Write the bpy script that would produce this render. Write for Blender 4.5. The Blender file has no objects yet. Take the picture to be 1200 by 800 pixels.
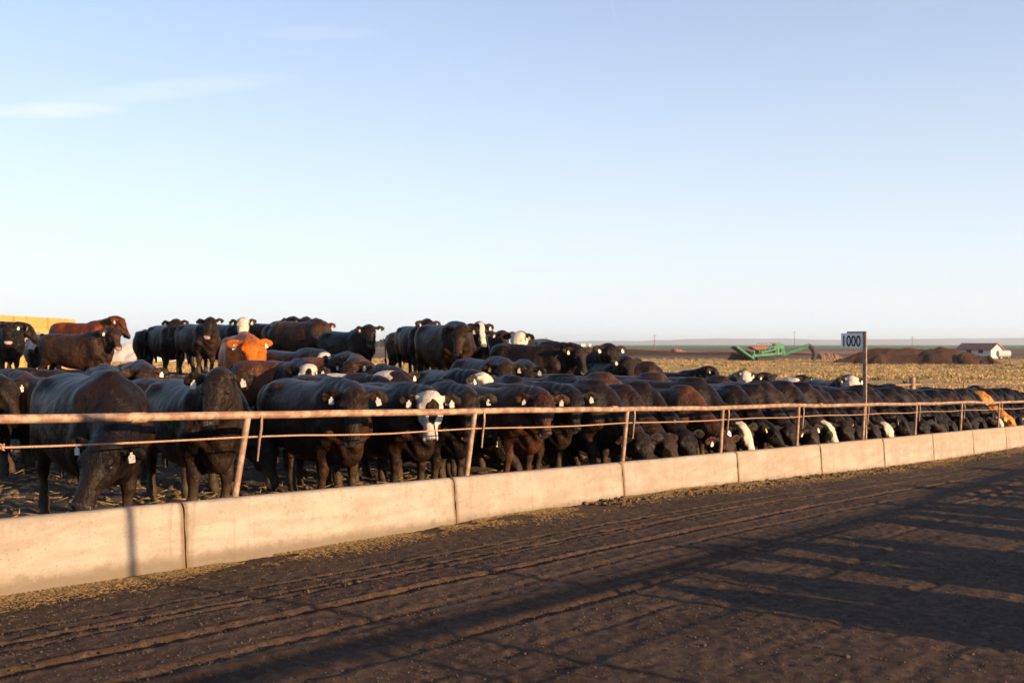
import bpy, bmesh, math, random
import numpy as np
from mathutils import Vector, Matrix
R = math.radians
random.seed(7); rng = np.random.default_rng(7)
sc = bpy.context.scene
C = sc.collection

# ------------------------------------------------------------------ camera, sky, sun, exposure
EYE = 1.54
cam = bpy.data.cameras.new('camera'); co = bpy.data.objects.new('camera', cam); C.objects.link(co)
co.location = (0, 0, EYE); co.rotation_euler = (R(90), 0, 0)
cam.sensor_width = 36; cam.lens = 36; cam.shift_y = 3.5/1200
cam.clip_start = .1; cam.clip_end = 40000
cam.dof.use_dof = True; cam.dof.focus_distance = 9.5; cam.dof.aperture_fstop = 3.2
sc.camera = co
SUN_EL = 10.0
SUND = Vector((.836*math.cos(R(SUN_EL)), -.549*math.cos(R(SUN_EL)), math.sin(R(SUN_EL))))  # towards the sun
w = bpy.data.worlds.new('World'); sc.world = w; w.use_nodes = True
nt = w.node_tree; nt.nodes.clear()
out = nt.nodes.new('ShaderNodeOutputWorld'); bg = nt.nodes.new('ShaderNodeBackground'); sky = nt.nodes.new('ShaderNodeTexSky')
sky.sky_type = 'NISHITA'; sky.sun_disc = False; sky.sun_elevation = R(SUN_EL)
sky.sun_rotation = math.atan2(.836, -.549)
sky.air_density = 1.0; sky.dust_density = .3; sky.ozone_density = 1.0; sky.altitude = 300
bg.inputs[1].default_value = .15
# thin cirrus wisps and a contrail, laid out by direction on the sky
def N_(t, tree=None, **kw):
    n = (tree or nt).nodes.new(t)
    for k, v in kw.items(): setattr(n, k, v)
    return n
tc = N_('ShaderNodeTexCoord'); mp = N_('ShaderNodeMapping'); mp.inputs['Scale'].default_value = (3.0, 3.0, 26)
noi = N_('ShaderNodeTexNoise'); noi.inputs['Scale'].default_value = 2.2; noi.inputs['Detail'].default_value = 8; noi.inputs['Roughness'].default_value = .6
noi.inputs['Distortion'].default_value = .5
rmp = N_('ShaderNodeValToRGB'); rmp.color_ramp.elements[0].position = .53; rmp.color_ramp.elements[1].position = .82
L = nt.links.new
L(tc.outputs['Generated'], mp.inputs[0]); L(mp.outputs[0], noi.inputs[0]); L(noi.outputs[0], rmp.inputs[0])
def wmath(op, a, b=None, clamp=False):
    n = N_('ShaderNodeMath', operation=op); n.use_clamp = clamp
    for i, x in enumerate((a, b)):
        if x is None: continue
        if isinstance(x, (int, float)): n.inputs[i].default_value = x
        else: L(x, n.inputs[i])
    return n.outputs[0]
sep = N_('ShaderNodeSeparateXYZ'); L(tc.outputs['Generated'], sep.inputs[0])
dx = wmath('DIVIDE', sep.outputs[0], sep.outputs[1]); dz = wmath('DIVIDE', sep.outputs[2], sep.outputs[1])
def blob(cx, cz, rx, rz, tilt=0):
    x0 = wmath('SUBTRACT', dx, cx); z0 = wmath('SUBTRACT', wmath('SUBTRACT', dz, cz), wmath('MULTIPLY', x0, tilt))
    a = wmath('DIVIDE', x0, rx); b = wmath('DIVIDE', z0, rz)
    s = wmath('ADD', wmath('MULTIPLY', a, a), wmath('MULTIPLY', b, b))
    return wmath('SUBTRACT', 1, s, True)
cl = wmath('ADD', wmath('MULTIPLY', blob(-.45, .228, .085, .009, .02), .48), wmath('MULTIPLY', blob(-.34, .248, .14, .012, .10), .24))
cl = wmath('ADD', cl, wmath('MULTIPLY', blob(-.19, .304, .07, .008), .13))
noi2 = N_('ShaderNodeTexNoise'); mp2 = N_('ShaderNodeMapping'); mp2.inputs['Scale'].default_value = (9, 9, 90)
L(tc.outputs['Generated'], mp2.inputs[0]); L(mp2.outputs[0], noi2.inputs[0]); noi2.inputs['Scale'].default_value = 2; noi2.inputs['Detail'].default_value = 6
cl = wmath('MULTIPLY', cl, wmath('MULTIPLY', noi2.outputs[0], 1.7))
cl = wmath('ADD', cl, wmath('MULTIPLY', rmp.outputs[0], .05))
# contrail
tl = wmath('SUBTRACT', dx, wmath('MULTIPLY', wmath('SUBTRACT', dz, .33), -.22))
trail = wmath('SUBTRACT', 1, wmath('ABSOLUTE', wmath('DIVIDE', wmath('SUBTRACT', tl, .0985), .0013)), True)
trail = wmath('MULTIPLY', trail, wmath('MULTIPLY', wmath('SUBTRACT', dz, .305), 12, True))
cl = wmath('ADD', cl, wmath('MULTIPLY', trail, .35), True)
cl = wmath('MULTIPLY', cl, wmath('GREATER_THAN', sep.outputs[1], .01))
mx = N_('ShaderNodeMix', data_type='RGBA'); mx.blend_type = 'MIX'
# pale haze that thickens towards the horizon all round
el = wmath('MAXIMUM', sep.outputs[2], 0)
hzf = wmath('MULTIPLY', wmath('POWER', 2.718, wmath('MULTIPLY', el, -3.5)), .97, True)
hx_ = N_('ShaderNodeMix', data_type='RGBA'); L(hzf, hx_.inputs[0])
wbm = N_('ShaderNodeMix', data_type='RGBA'); wbm.blend_type = 'MULTIPLY'; wbm.inputs[0].default_value = 1
L(sky.outputs[0], wbm.inputs[6]); wbm.inputs[7].default_value = (.47, .53, .70, 1); L(wbm.outputs[2], hx_.inputs[6])
hx_.inputs[7].default_value = (2.62, 2.76, 2.95, 1)
L(cl, mx.inputs[0]); L(hx_.outputs[2], mx.inputs[6]); mx.inputs[7].default_value = (2.95, 3.0, 3.05, 1)
L(mx.outputs[2], bg.inputs[0]); L(bg.outputs[0], out.inputs[0])
sl = bpy.data.lights.new('sun', 'SUN'); so = bpy.data.objects.new('sun', sl); C.objects.link(so)
sl.energy = 5.0; sl.angle = R(.5); sl.color = (1.0, .70, .40)
so.rotation_euler = SUND.to_track_quat('Z', 'Y').to_euler()
sc.view_settings.view_transform = 'Standard'; sc.view_settings.look = 'None'
sc.view_settings.exposure = 1.28; sc.view_settings.gamma = 1; sc.view_settings.use_curve_mapping = False
sc.cycles.max_bounces = 6; sc.cycles.volume_bounces = 0; sc.cycles.volume_step_rate = 5

# ------------------------------------------------------------------ helpers
UX, UY = .63, .7766          # along the bunk; across it (into the pen) is (-UY, UX)
def P(u, v): return (u*UX - v*UY, u*UY + v*UX)
def UV(x, y): return (x*UX + y*UY, -x*UY + y*UX)
def sst(a, b, x):
    t = np.clip((np.asarray(x, float)-a)/(b-a), 0, 1); return t*t*(3-2*t)
FIELD = -1.36
def _h(ix, iy, seed):
    n = (ix.astype(np.int64)*374761393 + iy.astype(np.int64)*668265263 + seed*974634777) & 0xffffffff
    n = ((n ^ (n >> 13))*1274126177) & 0xffffffff
    return ((n ^ (n >> 16)) & 0xffff)/65535.0
def vn(x, y, seed=0):
    x = np.asarray(x, float); y = np.asarray(y, float)
    ix = np.floor(x).astype(np.int64); iy = np.floor(y).astype(np.int64); fx = x-ix; fy = y-iy
    fx = fx*fx*(3-2*fx); fy = fy*fy*(3-2*fy)
    return ((_h(ix, iy, seed)*(1-fx)+_h(ix+1, iy, seed)*fx)*(1-fy) + (_h(ix, iy+1, seed)*(1-fx)+_h(ix+1, iy+1, seed)*fx)*fy)*2-1
def fbm(x, y, o=4, seed=0):
    s = 0; a = 1; t = 0
    for i in range(o):
        s = s+a*vn(x*2**i, y*2**i, seed+i*17); t += a; a *= .5
    return s/t
def slope(u): return np.maximum(-.039*(np.clip(u, -8, 200)-4.15), FIELD)
def pen_z(x, y):
    x = np.asarray(x, float); y = np.asarray(y, float)
    u, v = UV(x, y)
    z = slope(u)
    z = z + 1.28*sst(6.3, -2.5, x)*(.72+.28*np.maximum(sst(-10.5, -7, x), sst(24, 28, y)))*sst(11.5, 20.5, y)*np.exp(-((y-26)/np.where(y < 26, 8+3.9*sst(-7.5, -4, x), 8.0))**2)*sst(7, 10, v)
    z = z + .24*sst(2, 6, x)*sst(17, 23, y)*sst(38, 33, y)*sst(9.2, 12, v)
    out_ = sst(37, 46, y + .0*x)
    return z*(1-out_) + (FIELD-.06)*out_
def road_base(u): return slope(u) - .15*sst(9, 22, u)
LK = bpy.data
def mesh_obj(name, verts, faces, mat, parent=None, smooth=False, loc=None):
    me = LK.meshes.new(name); me.from_pydata([tuple(map(float, q)) for q in verts], [], [tuple(map(int, f)) for f in faces]); me.update()
    return link(name, me, mat, parent, smooth, loc)
def link(name, me, mat, parent=None, smooth=False, loc=None):
    if mat is not None and not me.materials: me.materials.append(mat)
    if smooth: me.polygons.foreach_set('use_smooth', [True]*len(me.polygons))
    o = LK.objects.new(name, me); C.objects.link(o)
    if parent: o.parent = parent
    if loc: o.location = loc
    return o
def np_mesh(name, V, F, mat, smooth=True, parent=None):   # V (n,3), F (m,k)
    me = LK.meshes.new(name); V = np.ascontiguousarray(V, dtype=np.float32); F = np.ascontiguousarray(F, dtype=np.int32)
    k = F.shape[1]
    me.vertices.add(len(V)); me.vertices.foreach_set('co', V.ravel())
    me.loops.add(F.size); me.loops.foreach_set('vertex_index', F.ravel())
    me.polygons.add(len(F)); me.polygons.foreach_set('loop_start', np.arange(0, F.size, k, dtype=np.int32))
    me.update(calc_edges=True); me.validate()
    return link(name, me, mat, parent, smooth)
def empty(name, loc=(0, 0, 0), rz=0):
    o = LK.objects.new(name, None); C.objects.link(o); o.location = loc; o.rotation_euler = (0, 0, rz); o.empty_display_size = .2; return o
def tag(o, label=None, cat=None, group=None, kind=None):
    if label: o['label'] = label
    if cat: o['category'] = cat
    if group: o['group'] = group
    if kind: o['kind'] = kind
    return o
class MB:
    def __init__(s): s.V = []; s.F = []
    def box(s, c, d, M=None, taper=1.0):
        n = len(s.V); c = Vector(c)
        for sz in (-1, 1):
            for sx, sy in ((-1, -1), (1, -1), (1, 1), (-1, 1)):
                t = taper if sz > 0 else 1
                p = Vector((sx*d[0]/2*t, sy*d[1]/2*t, sz*d[2]/2))
                if M: p = M @ p
                s.V.append(c+p)
        for f in ((3, 2, 1, 0), (4, 5, 6, 7), (0, 1, 5, 4), (1, 2, 6, 5), (2, 3, 7, 6), (3, 0, 4, 7)): s.F.append([n+i for i in f])
        return s
    def tube(s, a, b, r, r2=None, k=12, caps=True):
        return s.path([a, b], [r, r2 if r2 is not None else r], k, caps)
    def path(s, pts, rs, k=12, caps=True):
        pts = [Vector(p) for p in pts]
        if isinstance(rs, (int, float)): rs = [rs]*len(pts)
        n0 = len(s.V); prev = None
        for i, p in enumerate(pts):
            d = (pts[min(i+1, len(pts)-1)]-pts[max(i-1, 0)]).normalized()
            if prev is None:
                up = Vector((0, 0, 1)) if abs(d.z) < .9 else Vector((1, 0, 0)); x = d.cross(up).normalized()
            else: x = (prev - d*prev.dot(d)).normalized()
            prev = x; y = d.cross(x)
            for j in range(k):
                a = 2*math.pi*j/k; s.V.append(p + (x*math.cos(a)+y*math.sin(a))*rs[i])
        for i in range(len(pts)-1):
            for j in range(k):
                a = n0+i*k+j; b = n0+i*k+(j+1) % k; s.F.append([a, b, b+k, a+k])
        if caps:
            s.F.append([n0+j for j in range(k)][::-1]); e = n0+(len(pts)-1)*k; s.F.append([e+j for j in range(k)])
        return s
    def prism(s, poly, fn):   # polygon (list of 2-tuples) swept between fn(p,0) and fn(p,1)
        n = len(s.V); m = len(poly)
        for t in (0, 1):
            for p in poly: s.V.append(Vector(fn(p, t)))
        s.F.append([n+i for i in range(m)][::-1]); s.F.append([n+m+i for i in range(m)])
        for i in range(m): s.F.append([n+i, n+(i+1) % m, n+m+(i+1) % m, n+m+i])
        return s
    def build(s, name, mat, parent=None, smooth=False, bevel=0, loc=None):
        me = LK.meshes.new(name); me.from_pydata([tuple(v) for v in s.V], [], s.F)
        bm = bmesh.new(); bm.from_mesh(me)
        bmesh.ops.recalc_face_normals(bm, faces=bm.faces)
        if bevel: bmesh.ops.bevel(bm, geom=list(bm.edges), offset=bevel, segments=2, affect='EDGES', clamp_overlap=True)
        bm.to_mesh(me); bm.free(); me.update()
        o = link(name, me, mat, parent, False, loc)
        if smooth: me.shade_smooth() if hasattr(me, 'shade_smooth') else None; 
        if smooth:
            try: me.set_sharp_from_angle(angle=R(40))
            except Exception: pass
        return o

# ------------------------------------------------------------------ materials
class NT:
    def __init__(s, name):
        s.m = LK.materials.new(name); s.m.use_nodes = True; s.t = s.m.node_tree; s.t.nodes.clear()
        s.o = s.n('ShaderNodeOutputMaterial'); s.b = s.n('ShaderNodeBsdfPrincipled'); s.l(s.b.outputs[0], s.o.inputs[0])
    def n(s, t, **k):
        n = s.t.nodes.new(t)
        for a, b in k.items(): setattr(n, a, b)
        return n
    def l(s, a, b): s.t.links.new(a, b)
    def put(s, sock, x):
        if isinstance(x, (int, float)): sock.default_value = x
        elif isinstance(x, tuple): sock.default_value = (*x, 1) if len(x) == 3 and sock.type == 'RGBA' else x
        else: s.l(x, sock)
    def math(s, op, a, b=0, c=0, clamp=False):
        n = s.n('ShaderNodeMath', operation=op); n.use_clamp = clamp
        s.put(n.inputs[0], a); s.put(n.inputs[1], b); s.put(n.inputs[2], c); return n.outputs[0]
    def mix(s, f, a, b, mode='MIX'):
        n = s.n('ShaderNodeMix', data_type='RGBA'); n.blend_type = mode
        s.put(n.inputs[0], f); s.put(n.inputs[6], a); s.put(n.inputs[7], b); return n.outputs[2]
    def coord(s, which='Object', scale=(1, 1, 1), rot=(0, 0, 0)):
        t = s.n('ShaderNodeTexCoord'); m = s.n('ShaderNodeMapping'); s.l(t.outputs[which], m.inputs[0])
        m.inputs['Scale'].default_value = scale; m.inputs['Rotation'].default_value = rot; return m.outputs[0]
    def noise(s, vec, scale, detail=4, rough=.55, dist=0):
        n = s.n('ShaderNodeTexNoise'); s.l(vec, n.inputs['Vector']); n.inputs['Scale'].default_value = scale
        n.inputs['Detail'].default_value = detail; n.inputs['Roughness'].default_value = rough; n.inputs['Distortion'].default_value = dist
        return n.outputs[0]
    def ramp(s, x, a, b, lo=0, hi=1):
        n = s.n('ShaderNodeMapRange'); n.interpolation_type = 'SMOOTHSTEP'; s.put(n.inputs[0], x)
        for i, q in zip((1, 2, 3, 4), (a, b, lo, hi)): n.inputs[i].default_value = q
        return n.outputs[0]
    def bump(s, h, strength=.5, dist=.01, normal=None):
        n = s.n('ShaderNodeBump'); s.l(h, n.inputs['Height']); n.inputs['Strength'].default_value = strength; n.inputs['Distance'].default_value = dist
        if normal: s.l(normal, n.inputs['Normal'])
        return n.outputs[0]
    def attr(s, name, typ='GEOMETRY'):
        return s.n('ShaderNodeAttribute', attribute_type=typ, attribute_name=name)
    def fin(s, col, rough=.8, spec=.3, normal=None, metal=0, sheen=0):
        s.put(s.b.inputs['Base Color'], col); s.put(s.b.inputs['Roughness'], rough); s.put(s.b.inputs['Specular IOR Level'], spec)
        s.put(s.b.inputs['Metallic'], metal)
        if normal: s.l(normal, s.b.inputs['Normal'])
        if sheen:
            s.put(s.b.inputs['Sheen Weight'], sheen); s.put(s.b.inputs['Sheen Roughness'], .4)
        return s.m
ROTW = (0, 0, math.atan2(UY, UX))
def dirt_material(name, c1, c2, c3, warm=None, sc1=1.0, bumpd=.012):
    m = NT(name); v = m.coord()
    a = m.noise(v, 1.1*sc1, 6, .6); b = m.noise(v, 14*sc1, 6, .65); c = m.noise(v, 70*sc1, 4, .7)
    col = m.mix(m.ramp(a, .35, .65), c1, c2)
    col = m.mix(m.ramp(b, .45, .75), col, c3)
    col = m.mix(m.ramp(c, .3, .8, 0, .5), col, c1)
    if warm:
        vo = m.n('ShaderNodeTexVoronoi'); m.l(v, vo.inputs[0]); vo.inputs['Scale'].default_value = 45
        col = m.mix(m.math('MULTIPLY', m.ramp(vo.outputs[0], .12, .22, 1, 0), m.ramp(b, .5, .6)), col, warm)
    h = m.math('ADD', m.math('MULTIPLY', b, .6), m.math('MULTIPLY', c, .35))
    return m.fin(col, .95, .15, m.bump(h, .8, bumpd))
M_road = dirt_material('road_dirt', (.042, .023, .014), (.064, .036, .021), (.115, .07, .042))
M_pen = dirt_material('pen_dirt', (.045, .032, .024), (.07, .048, .033), (.13, .09, .05), warm=(.34, .23, .11))
def m_simple(name, c, rough=.7, spec=.3, metal=0, var=.15, sc_=6, bump=.0):
    m = NT(name); v = m.coord(); a = m.noise(v, sc_, 5)
    col = m.mix(m.ramp(a, .3, .7), tuple(x*(1-var) for x in c), tuple(min(1, x*(1+var)) for x in c))
    return m.fin(col, rough, spec, m.bump(a, .4, bump) if bump else None, metal)
# concrete
m = NT('bunk_concrete'); v = m.coord()
g = m.n('ShaderNodeNewGeometry'); oi = m.n('ShaderNodeObjectInfo')
va = m.n('ShaderNodeVectorMath', operation='ADD'); m.l(v, va.inputs[0])
cx = m.n('ShaderNodeCombineXYZ'); m.l(m.math('MULTIPLY', oi.outputs['Random'], 50), cx.inputs[0]); m.l(cx.outputs[0], va.inputs[1]); v = va.outputs[0]
mps = m.n('ShaderNodeMapping'); m.l(v, mps.inputs[0]); mps.inputs['Scale'].default_value = (.35, 1, 1)
big = m.noise(mps.outputs[0], 2.2, 5, .6); fine = m.noise(v, 60, 5, .7); mid = m.noise(v, 12, 6, .65)
mp3 = m.n('ShaderNodeMapping'); m.l(v, mp3.inputs[0]); mp3.inputs['Scale'].default_value = (.4, 1, 5); band = m.noise(mp3.outputs[0], 2.4, 4, .6, .4)
mp4 = m.n('ShaderNodeMapping'); m.l(v, mp4.inputs[0]); mp4.inputs['Scale'].default_value = (14, 1, .6); drip = m.noise(mp4.outputs[0], 1.5, 4, .6)
col = m.mix(m.ramp(big, .35, .68), (0.256, 0.211, 0.173), (0.320, 0.275, 0.230))
col = m.mix(m.ramp(band, .42, .62, 0, .5), col, (0.218, 0.173, 0.131))
col = m.mix(m.ramp(mid, .52, .68, 0, .38), col, (0.186, 0.141, 0.102))
col = m.mix(m.ramp(drip, .56, .7, 0, .5), col, (0.192, 0.150, 0.115))
col = m.mix(m.ramp(drip, .22, .33, .4, 0), col, (0.371, 0.333, 0.294))
col = m.mix(m.ramp(fine, .57, .68, 0, .7), col, (0.128, 0.099, 0.077))
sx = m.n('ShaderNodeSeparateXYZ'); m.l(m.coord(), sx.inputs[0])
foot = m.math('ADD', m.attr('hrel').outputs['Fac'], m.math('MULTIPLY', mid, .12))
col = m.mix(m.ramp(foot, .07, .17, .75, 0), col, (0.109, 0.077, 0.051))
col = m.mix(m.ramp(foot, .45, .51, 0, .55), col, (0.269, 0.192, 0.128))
edge = m.math('ADD', m.attr('edge').outputs['Fac'], m.math('MULTIPLY', m.math('SUBTRACT', mid, .5), .05))
col = m.mix(m.ramp(edge, .004, .05, .85, 0), col, (0.128, 0.080, 0.038))
hh = m.math('ADD', m.math('MULTIPLY', band, .8), m.math('ADD', m.math('MULTIPLY', mid, .5), m.math('MULTIPLY', fine, .35)))
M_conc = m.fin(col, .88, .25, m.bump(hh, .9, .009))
# rusty painted pipe
m = NT('rusty_pipe'); v = m.coord(); a = m.noise(v, 9, 7, .7); b = m.noise(v, 55, 5, .7)
col = m.mix(m.ramp(a, .42, .62), (.19, .10, .06), (.34, .22, .145)); col = m.mix(m.ramp(b, .55, .72, 0, .8), col, (.2, .09, .05))
M_pipe = m.fin(col, .6, .4, m.bump(b, .5, .003))
m = NT('rusty_cable'); v = m.coord(); b = m.noise(v, 80, 4, .7)
M_cable = m.fin(m.mix(m.ramp(b, .4, .65), (.36, .22, .14), (.22, .12, .07)), .6, .4)
# coat
m = NT('coat'); v = m.coord(); oi = m.n('ShaderNodeObjectInfo')
va = m.n('ShaderNodeVectorMath', operation='ADD'); m.l(v, va.inputs[0])
cx = m.n('ShaderNodeCombineXYZ')
for i in range(3): m.l(m.math('MULTIPLY', oi.outputs['Random'], 37+i*11), cx.inputs[i])
m.l(cx.outputs[0], va.inputs[1]); vr = va.outputs[0]
base = oi.outputs['Color']
n1 = m.noise(vr, 1.9, 4, .55, .3); n2 = m.noise(vr, 9, 5, .6)
mph = m.n('ShaderNodeMapping'); m.l(vr, mph.inputs[0]); mph.inputs['Scale'].default_value = (1, 1, .3); hair = m.noise(mph.outputs[0], 70, 3, .75, .6)
mpf = m.n('ShaderNodeMapping'); m.l(vr, mpf.inputs[0]); mpf.inputs['Scale'].default_value = (1, 1, .35); hair2 = m.noise(mpf.outputs[0], 18, 4, .7, 1.2)
hs = m.n('ShaderNodeHueSaturation'); m.l(base, hs.inputs['Color']); hs.inputs['Value'].default_value = 3.3; hs.inputs['Saturation'].default_value = 1.08
brown = m.mix(.55, hs.outputs[0], m.mix(1, hs.outputs[0], (1.25, .92, .68), 'MULTIPLY'))
col = m.mix(m.ramp(n1, .42, .68, 0, .7), base, brown)
col = m.mix(m.ramp(hair2, .5, .64, 0, .75), col, brown)
col = m.mix(m.ramp(hair, .5, .64, 0, .65), col, m.mix(1, base, (.45, .45, .45), 'MULTIPLY'))
mud = m.math('MULTIPLY', m.ramp(m.noise(vr, 4.2, 5, .65), .6, .68), m.ramp(m.noise(vr, 26, 3, .6), .4, .55))
col = m.mix(m.math('MULTIPLY', mud, .38), col, (.055, .036, .022))
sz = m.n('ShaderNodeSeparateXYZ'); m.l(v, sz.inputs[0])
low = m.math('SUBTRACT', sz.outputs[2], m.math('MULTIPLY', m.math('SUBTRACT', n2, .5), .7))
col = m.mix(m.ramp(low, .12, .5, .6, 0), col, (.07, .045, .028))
dust = m.ramp(n2, .58, .78, 0, .5); dust = m.math('MULTIPLY', dust, m.ramp(sz.outputs[2], 1.0, 1.3))
col = m.mix(dust, col, (.09, .06, .04))
# white face / blaze, pied patches
hl = m.attr('hl'); hsep = m.n('ShaderNodeSeparateXYZ'); m.l(hl.outputs['Vector'], hsep.inputs[0]); hm = m.attr('hm').outputs['Fac']
wf = m.attr('wf', 'OBJECT').outputs['Fac']; pd = m.attr('pd', 'OBJECT').outputs['Fac']; bl = m.attr('blotch', 'OBJECT').outputs['Fac']
nf = m.noise(vr, 6, 3, .5)
ww = m.math('ADD', m.math('ABSOLUTE', hsep.outputs[1]), m.math('MULTIPLY', m.math('SUBTRACT', nf, .5), .14))
lim = m.math('MULTIPLY', wf, .13)
wm = m.math('MULTIPLY', m.ramp(m.math('ADD', m.math('SUBTRACT', lim, ww), m.math('MULTIPLY', m.math('SUBTRACT', hair2, .5), .05)), -.012, .016), hm)
wm = m.math('MULTIPLY', wm, m.math('GREATER_THAN', wf, .02))
ex = m.math('DIVIDE', m.math('SUBTRACT', hsep.outputs[0], .2), .13); ey = m.math('DIVIDE', m.math('SUBTRACT', hsep.outputs[1], .03), .062)
em = m.math('ADD', m.math('ADD', m.math('MULTIPLY', ex, ex), m.math('MULTIPLY', ey, ey)), m.math('MULTIPLY', m.math('SUBTRACT', nf, .5), 4.5))
bm_ = m.math('MULTIPLY', m.ramp(em, .85, 1.05, 1, 0), bl)
wm = m.math('MULTIPLY', wm, m.math('SUBTRACT', 1, bm_))
pn = m.noise(vr, 1.5, 3, .5)
pm = m.math('MULTIPLY', m.ramp(m.math('ADD', pn, pd), 1.0, 1.015), m.math('GREATER_THAN', pd, .05))
wm = m.math('MAXIMUM', wm, pm)
white = m.mix(m.ramp(n2, .45, .75, 0, .6), (.5, .42, .34), (.32, .23, .16))
col = m.mix(wm, col, white)
mz = m.math('MULTIPLY', hm, m.ramp(m.math('ADD', hsep.outputs[0], m.math('MULTIPLY', nf, .02)), .475, .5))
mcol = m.mix(m.attr('pink', 'OBJECT').outputs['Fac'], (.03, .024, .022), (.34, .2, .15))
col = m.mix(mz, col, mcol)
hh = m.math('ADD', m.math('MULTIPLY', hair, .5), m.math('MULTIPLY', hair2, 1.0))
bn = m.bump(m.noise(vr, 6, 4, .55), .6, .06)
M_coat = m.fin(col, m.mix(mz, (.4, .4, .4), (.26, .26, .26)), m.mix(mz, (.11, .11, .11), (.35, .35, .35)), m.bump(hh, .8, .014, bn), 0, 0)
M_eye = m_simple('eye_wet', (.012, .008, .006), .08, .8)
m = NT('tag_plastic'); oi = m.n('ShaderNodeObjectInfo'); v = m.coord(); tn = m.noise(v, 45, 2, .5)
M_tag = m.fin(m.mix(m.ramp(tn, .52, .58, 0, .65), oi.outputs['Color'], (.12, .10, .09)), .45, .4)

# ------------------------------------------------------------------ ground surfaces
def grid(us, vs): 
    U_, V_ = np.meshgrid(us, vs, indexing='ij'); nu, nv = len(us), len(vs)
    i = np.arange(nu*nv).reshape(nu, nv)
    F = np.stack([i[:-1, :-1].ravel(), i[1:, :-1].ravel(), i[1:, 1:].ravel(), i[:-1, 1:].ravel()], 1)
    return U_, V_, F
def steps(a, b, s0, grow, c=0):   # spacing grows away from c
    o = [c]; s = s0
    while o[-1] < b: o.append(o[-1]+s); s *= grow
    q = [c]; s = s0
    while q[-1] > a: q.append(q[-1]-s); s *= grow
    return np.array(q[::-1][:-1]+o)
# road with wheel ruts
us = steps(-14, 90, .022, 1.0021, 4.0); vs = np.concatenate([np.arange(-6, 1.0, .14), np.arange(1.0, 6.42, .02)])
Uu, Vv, F = grid(us, vs)
def rut(vc, wdt, depth, amp, seed, lug=0):
    c = vc + amp*vn(Uu/9.0, Uu*0+seed, seed) + .015*vn(Uu/.5, Uu*0, seed+3)
    q = (Vv-c)/wdt
    s = -depth*.8*np.exp(-q**4) + depth*.28*(np.exp(-((np.abs(q)-1.45)/.38)**2))
    lift = .75+.5*vn(Uu/1.7, Uu*0+3.3, seed+9)
    if lug: s = s + lug*np.exp(-q**4)*np.sin(Uu*2*math.pi/.085 + np.abs(q)*2.2)*(.6+.6*vn(Uu*3, Vv*6, seed+5))
    return s*lift
Z = road_base(Uu)
Z = Z + .012*fbm(Uu/3.5, Vv/1.4, 2, 4) + .0025*fbm(Uu/.8, Vv/.3, 3, 9) + .0085*fbm(Uu/.06, Vv/.05, 2, 13)
for a in ((5.42, .035, .030, .04, 1, .004), (5.14, .04, .034, .05, 2, .006), (5.0, .022, .02, .05, 8, .003), (4.62, .05, .036, .06, 3, .006), (4.2, .045, .022, .1, 4, .006),
          (3.86, .10, .034, .1, 5, .008), (3.6, .05, .02, .1, 12, .006), (3.2, .04, .009, .12, 6, .004), (2.9, .06, .012, .1, 7, .005),
          (2.3, .05, .010, .1, 15, .004), (1.6, .06, .012, .1, 16, .004)):
    Z = Z + rut(*a)
Z = Z + .05*sst(5.75, 6.4, Vv)*(.6+.5*fbm(Uu/.6, Vv/.3, 3, 30))*sst(4, 12, Uu) - .045*sst(8, 4, Uu)*sst(4.5, 6.2, Vv)
x_, y_ = P(Uu, Vv)
Vr = np.stack([x_.ravel(), y_.ravel(), Z.ravel()], 1)
o = np_mesh('road', Vr, F, M_road); tag(o, kind='structure')
def road_z(u, v): return road_base(u)
# pen ground
us = steps(-55, 110, .05, 1.011, 6.0); vs = steps(6.98, 75, .05, 1.011, 6.98)
Uu, Vv, F = grid(us, vs)
x_, y_ = P(Uu, Vv)
far = 1-sst(38, 46, y_)
Z = pen_z(x_, y_) + far*(.035*fbm(Uu/.35, Vv/.35, 4, 50) + .06*np.abs(fbm(Uu/.16, Vv/.16, 2, 60))*sst(7.2, 8, Vv))
Z = Z - .5*sst(7.03, 6.98, Vv)
o = np_mesh('pen_ground', np.stack([x_.ravel(), y_.ravel(), Z.ravel()], 1), F, M_pen); tag(o, kind='structure')
# ground on the near side of the road (behind the camera)
us = np.arange(-40, 100, 2.0); vs = np.arange(-60, -5.9, 1.5)
Uu, Vv, F = grid(us, vs); x_, y_ = P(Uu, Vv)
Z = np.where(Vv > -6.2, road_base(Uu)-.004, road_base(Uu)-.05)
o = np_mesh('pen_ground', np.stack([x_.ravel(), y_.ravel(), Z.ravel()], 1), F, M_pen); tag(o, kind='structure')
# field out to the horizon
m = NT('stubble_field'); v = m.coord()
ms = m.n('ShaderNodeMapping'); m.l(v, ms.inputs[0]); ms.inputs['Scale'].default_value = (.5, 1, 1)
a = m.noise(ms.outputs[0], .12, 6, .65); b = m.noise(ms.outputs[0], .9, 5, .7)
sx = m.n('ShaderNodeSeparateXYZ'); m.l(v, sx.inputs[0])
col = m.mix(m.ramp(b, .35, .65), (.45, .29, .11), (.33, .2, .085)); col = m.mix(m.ramp(a, .55, .68, 0, .7), col, (.15, .15, .05))
brn = m.mix(m.ramp(m.noise(v, .03, 4), .4, .6), (.11, .065, .045), (.2, .12, .08))
col = m.mix(m.ramp(m.math('ADD', sx.outputs[1], m.math('MULTIPLY', a, 30)), 190, 225), col, brn)
grn = m.mix(m.ramp(m.noise(v, .008, 3), .4, .6), (.11, .14, .055), (.15, .17, .07))
col = m.mix(m.ramp(sx.outputs[1], 600, 640), col, grn)
M_field = m.fin(col, .95, .1, m.bump(b, .5, .3))
xs = steps(-9000, 9000, 8, 1.06, 0); ys = steps(-200, 16000, 4, 1.03, 40)
X_, Y_, F = grid(xs, ys)
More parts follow.
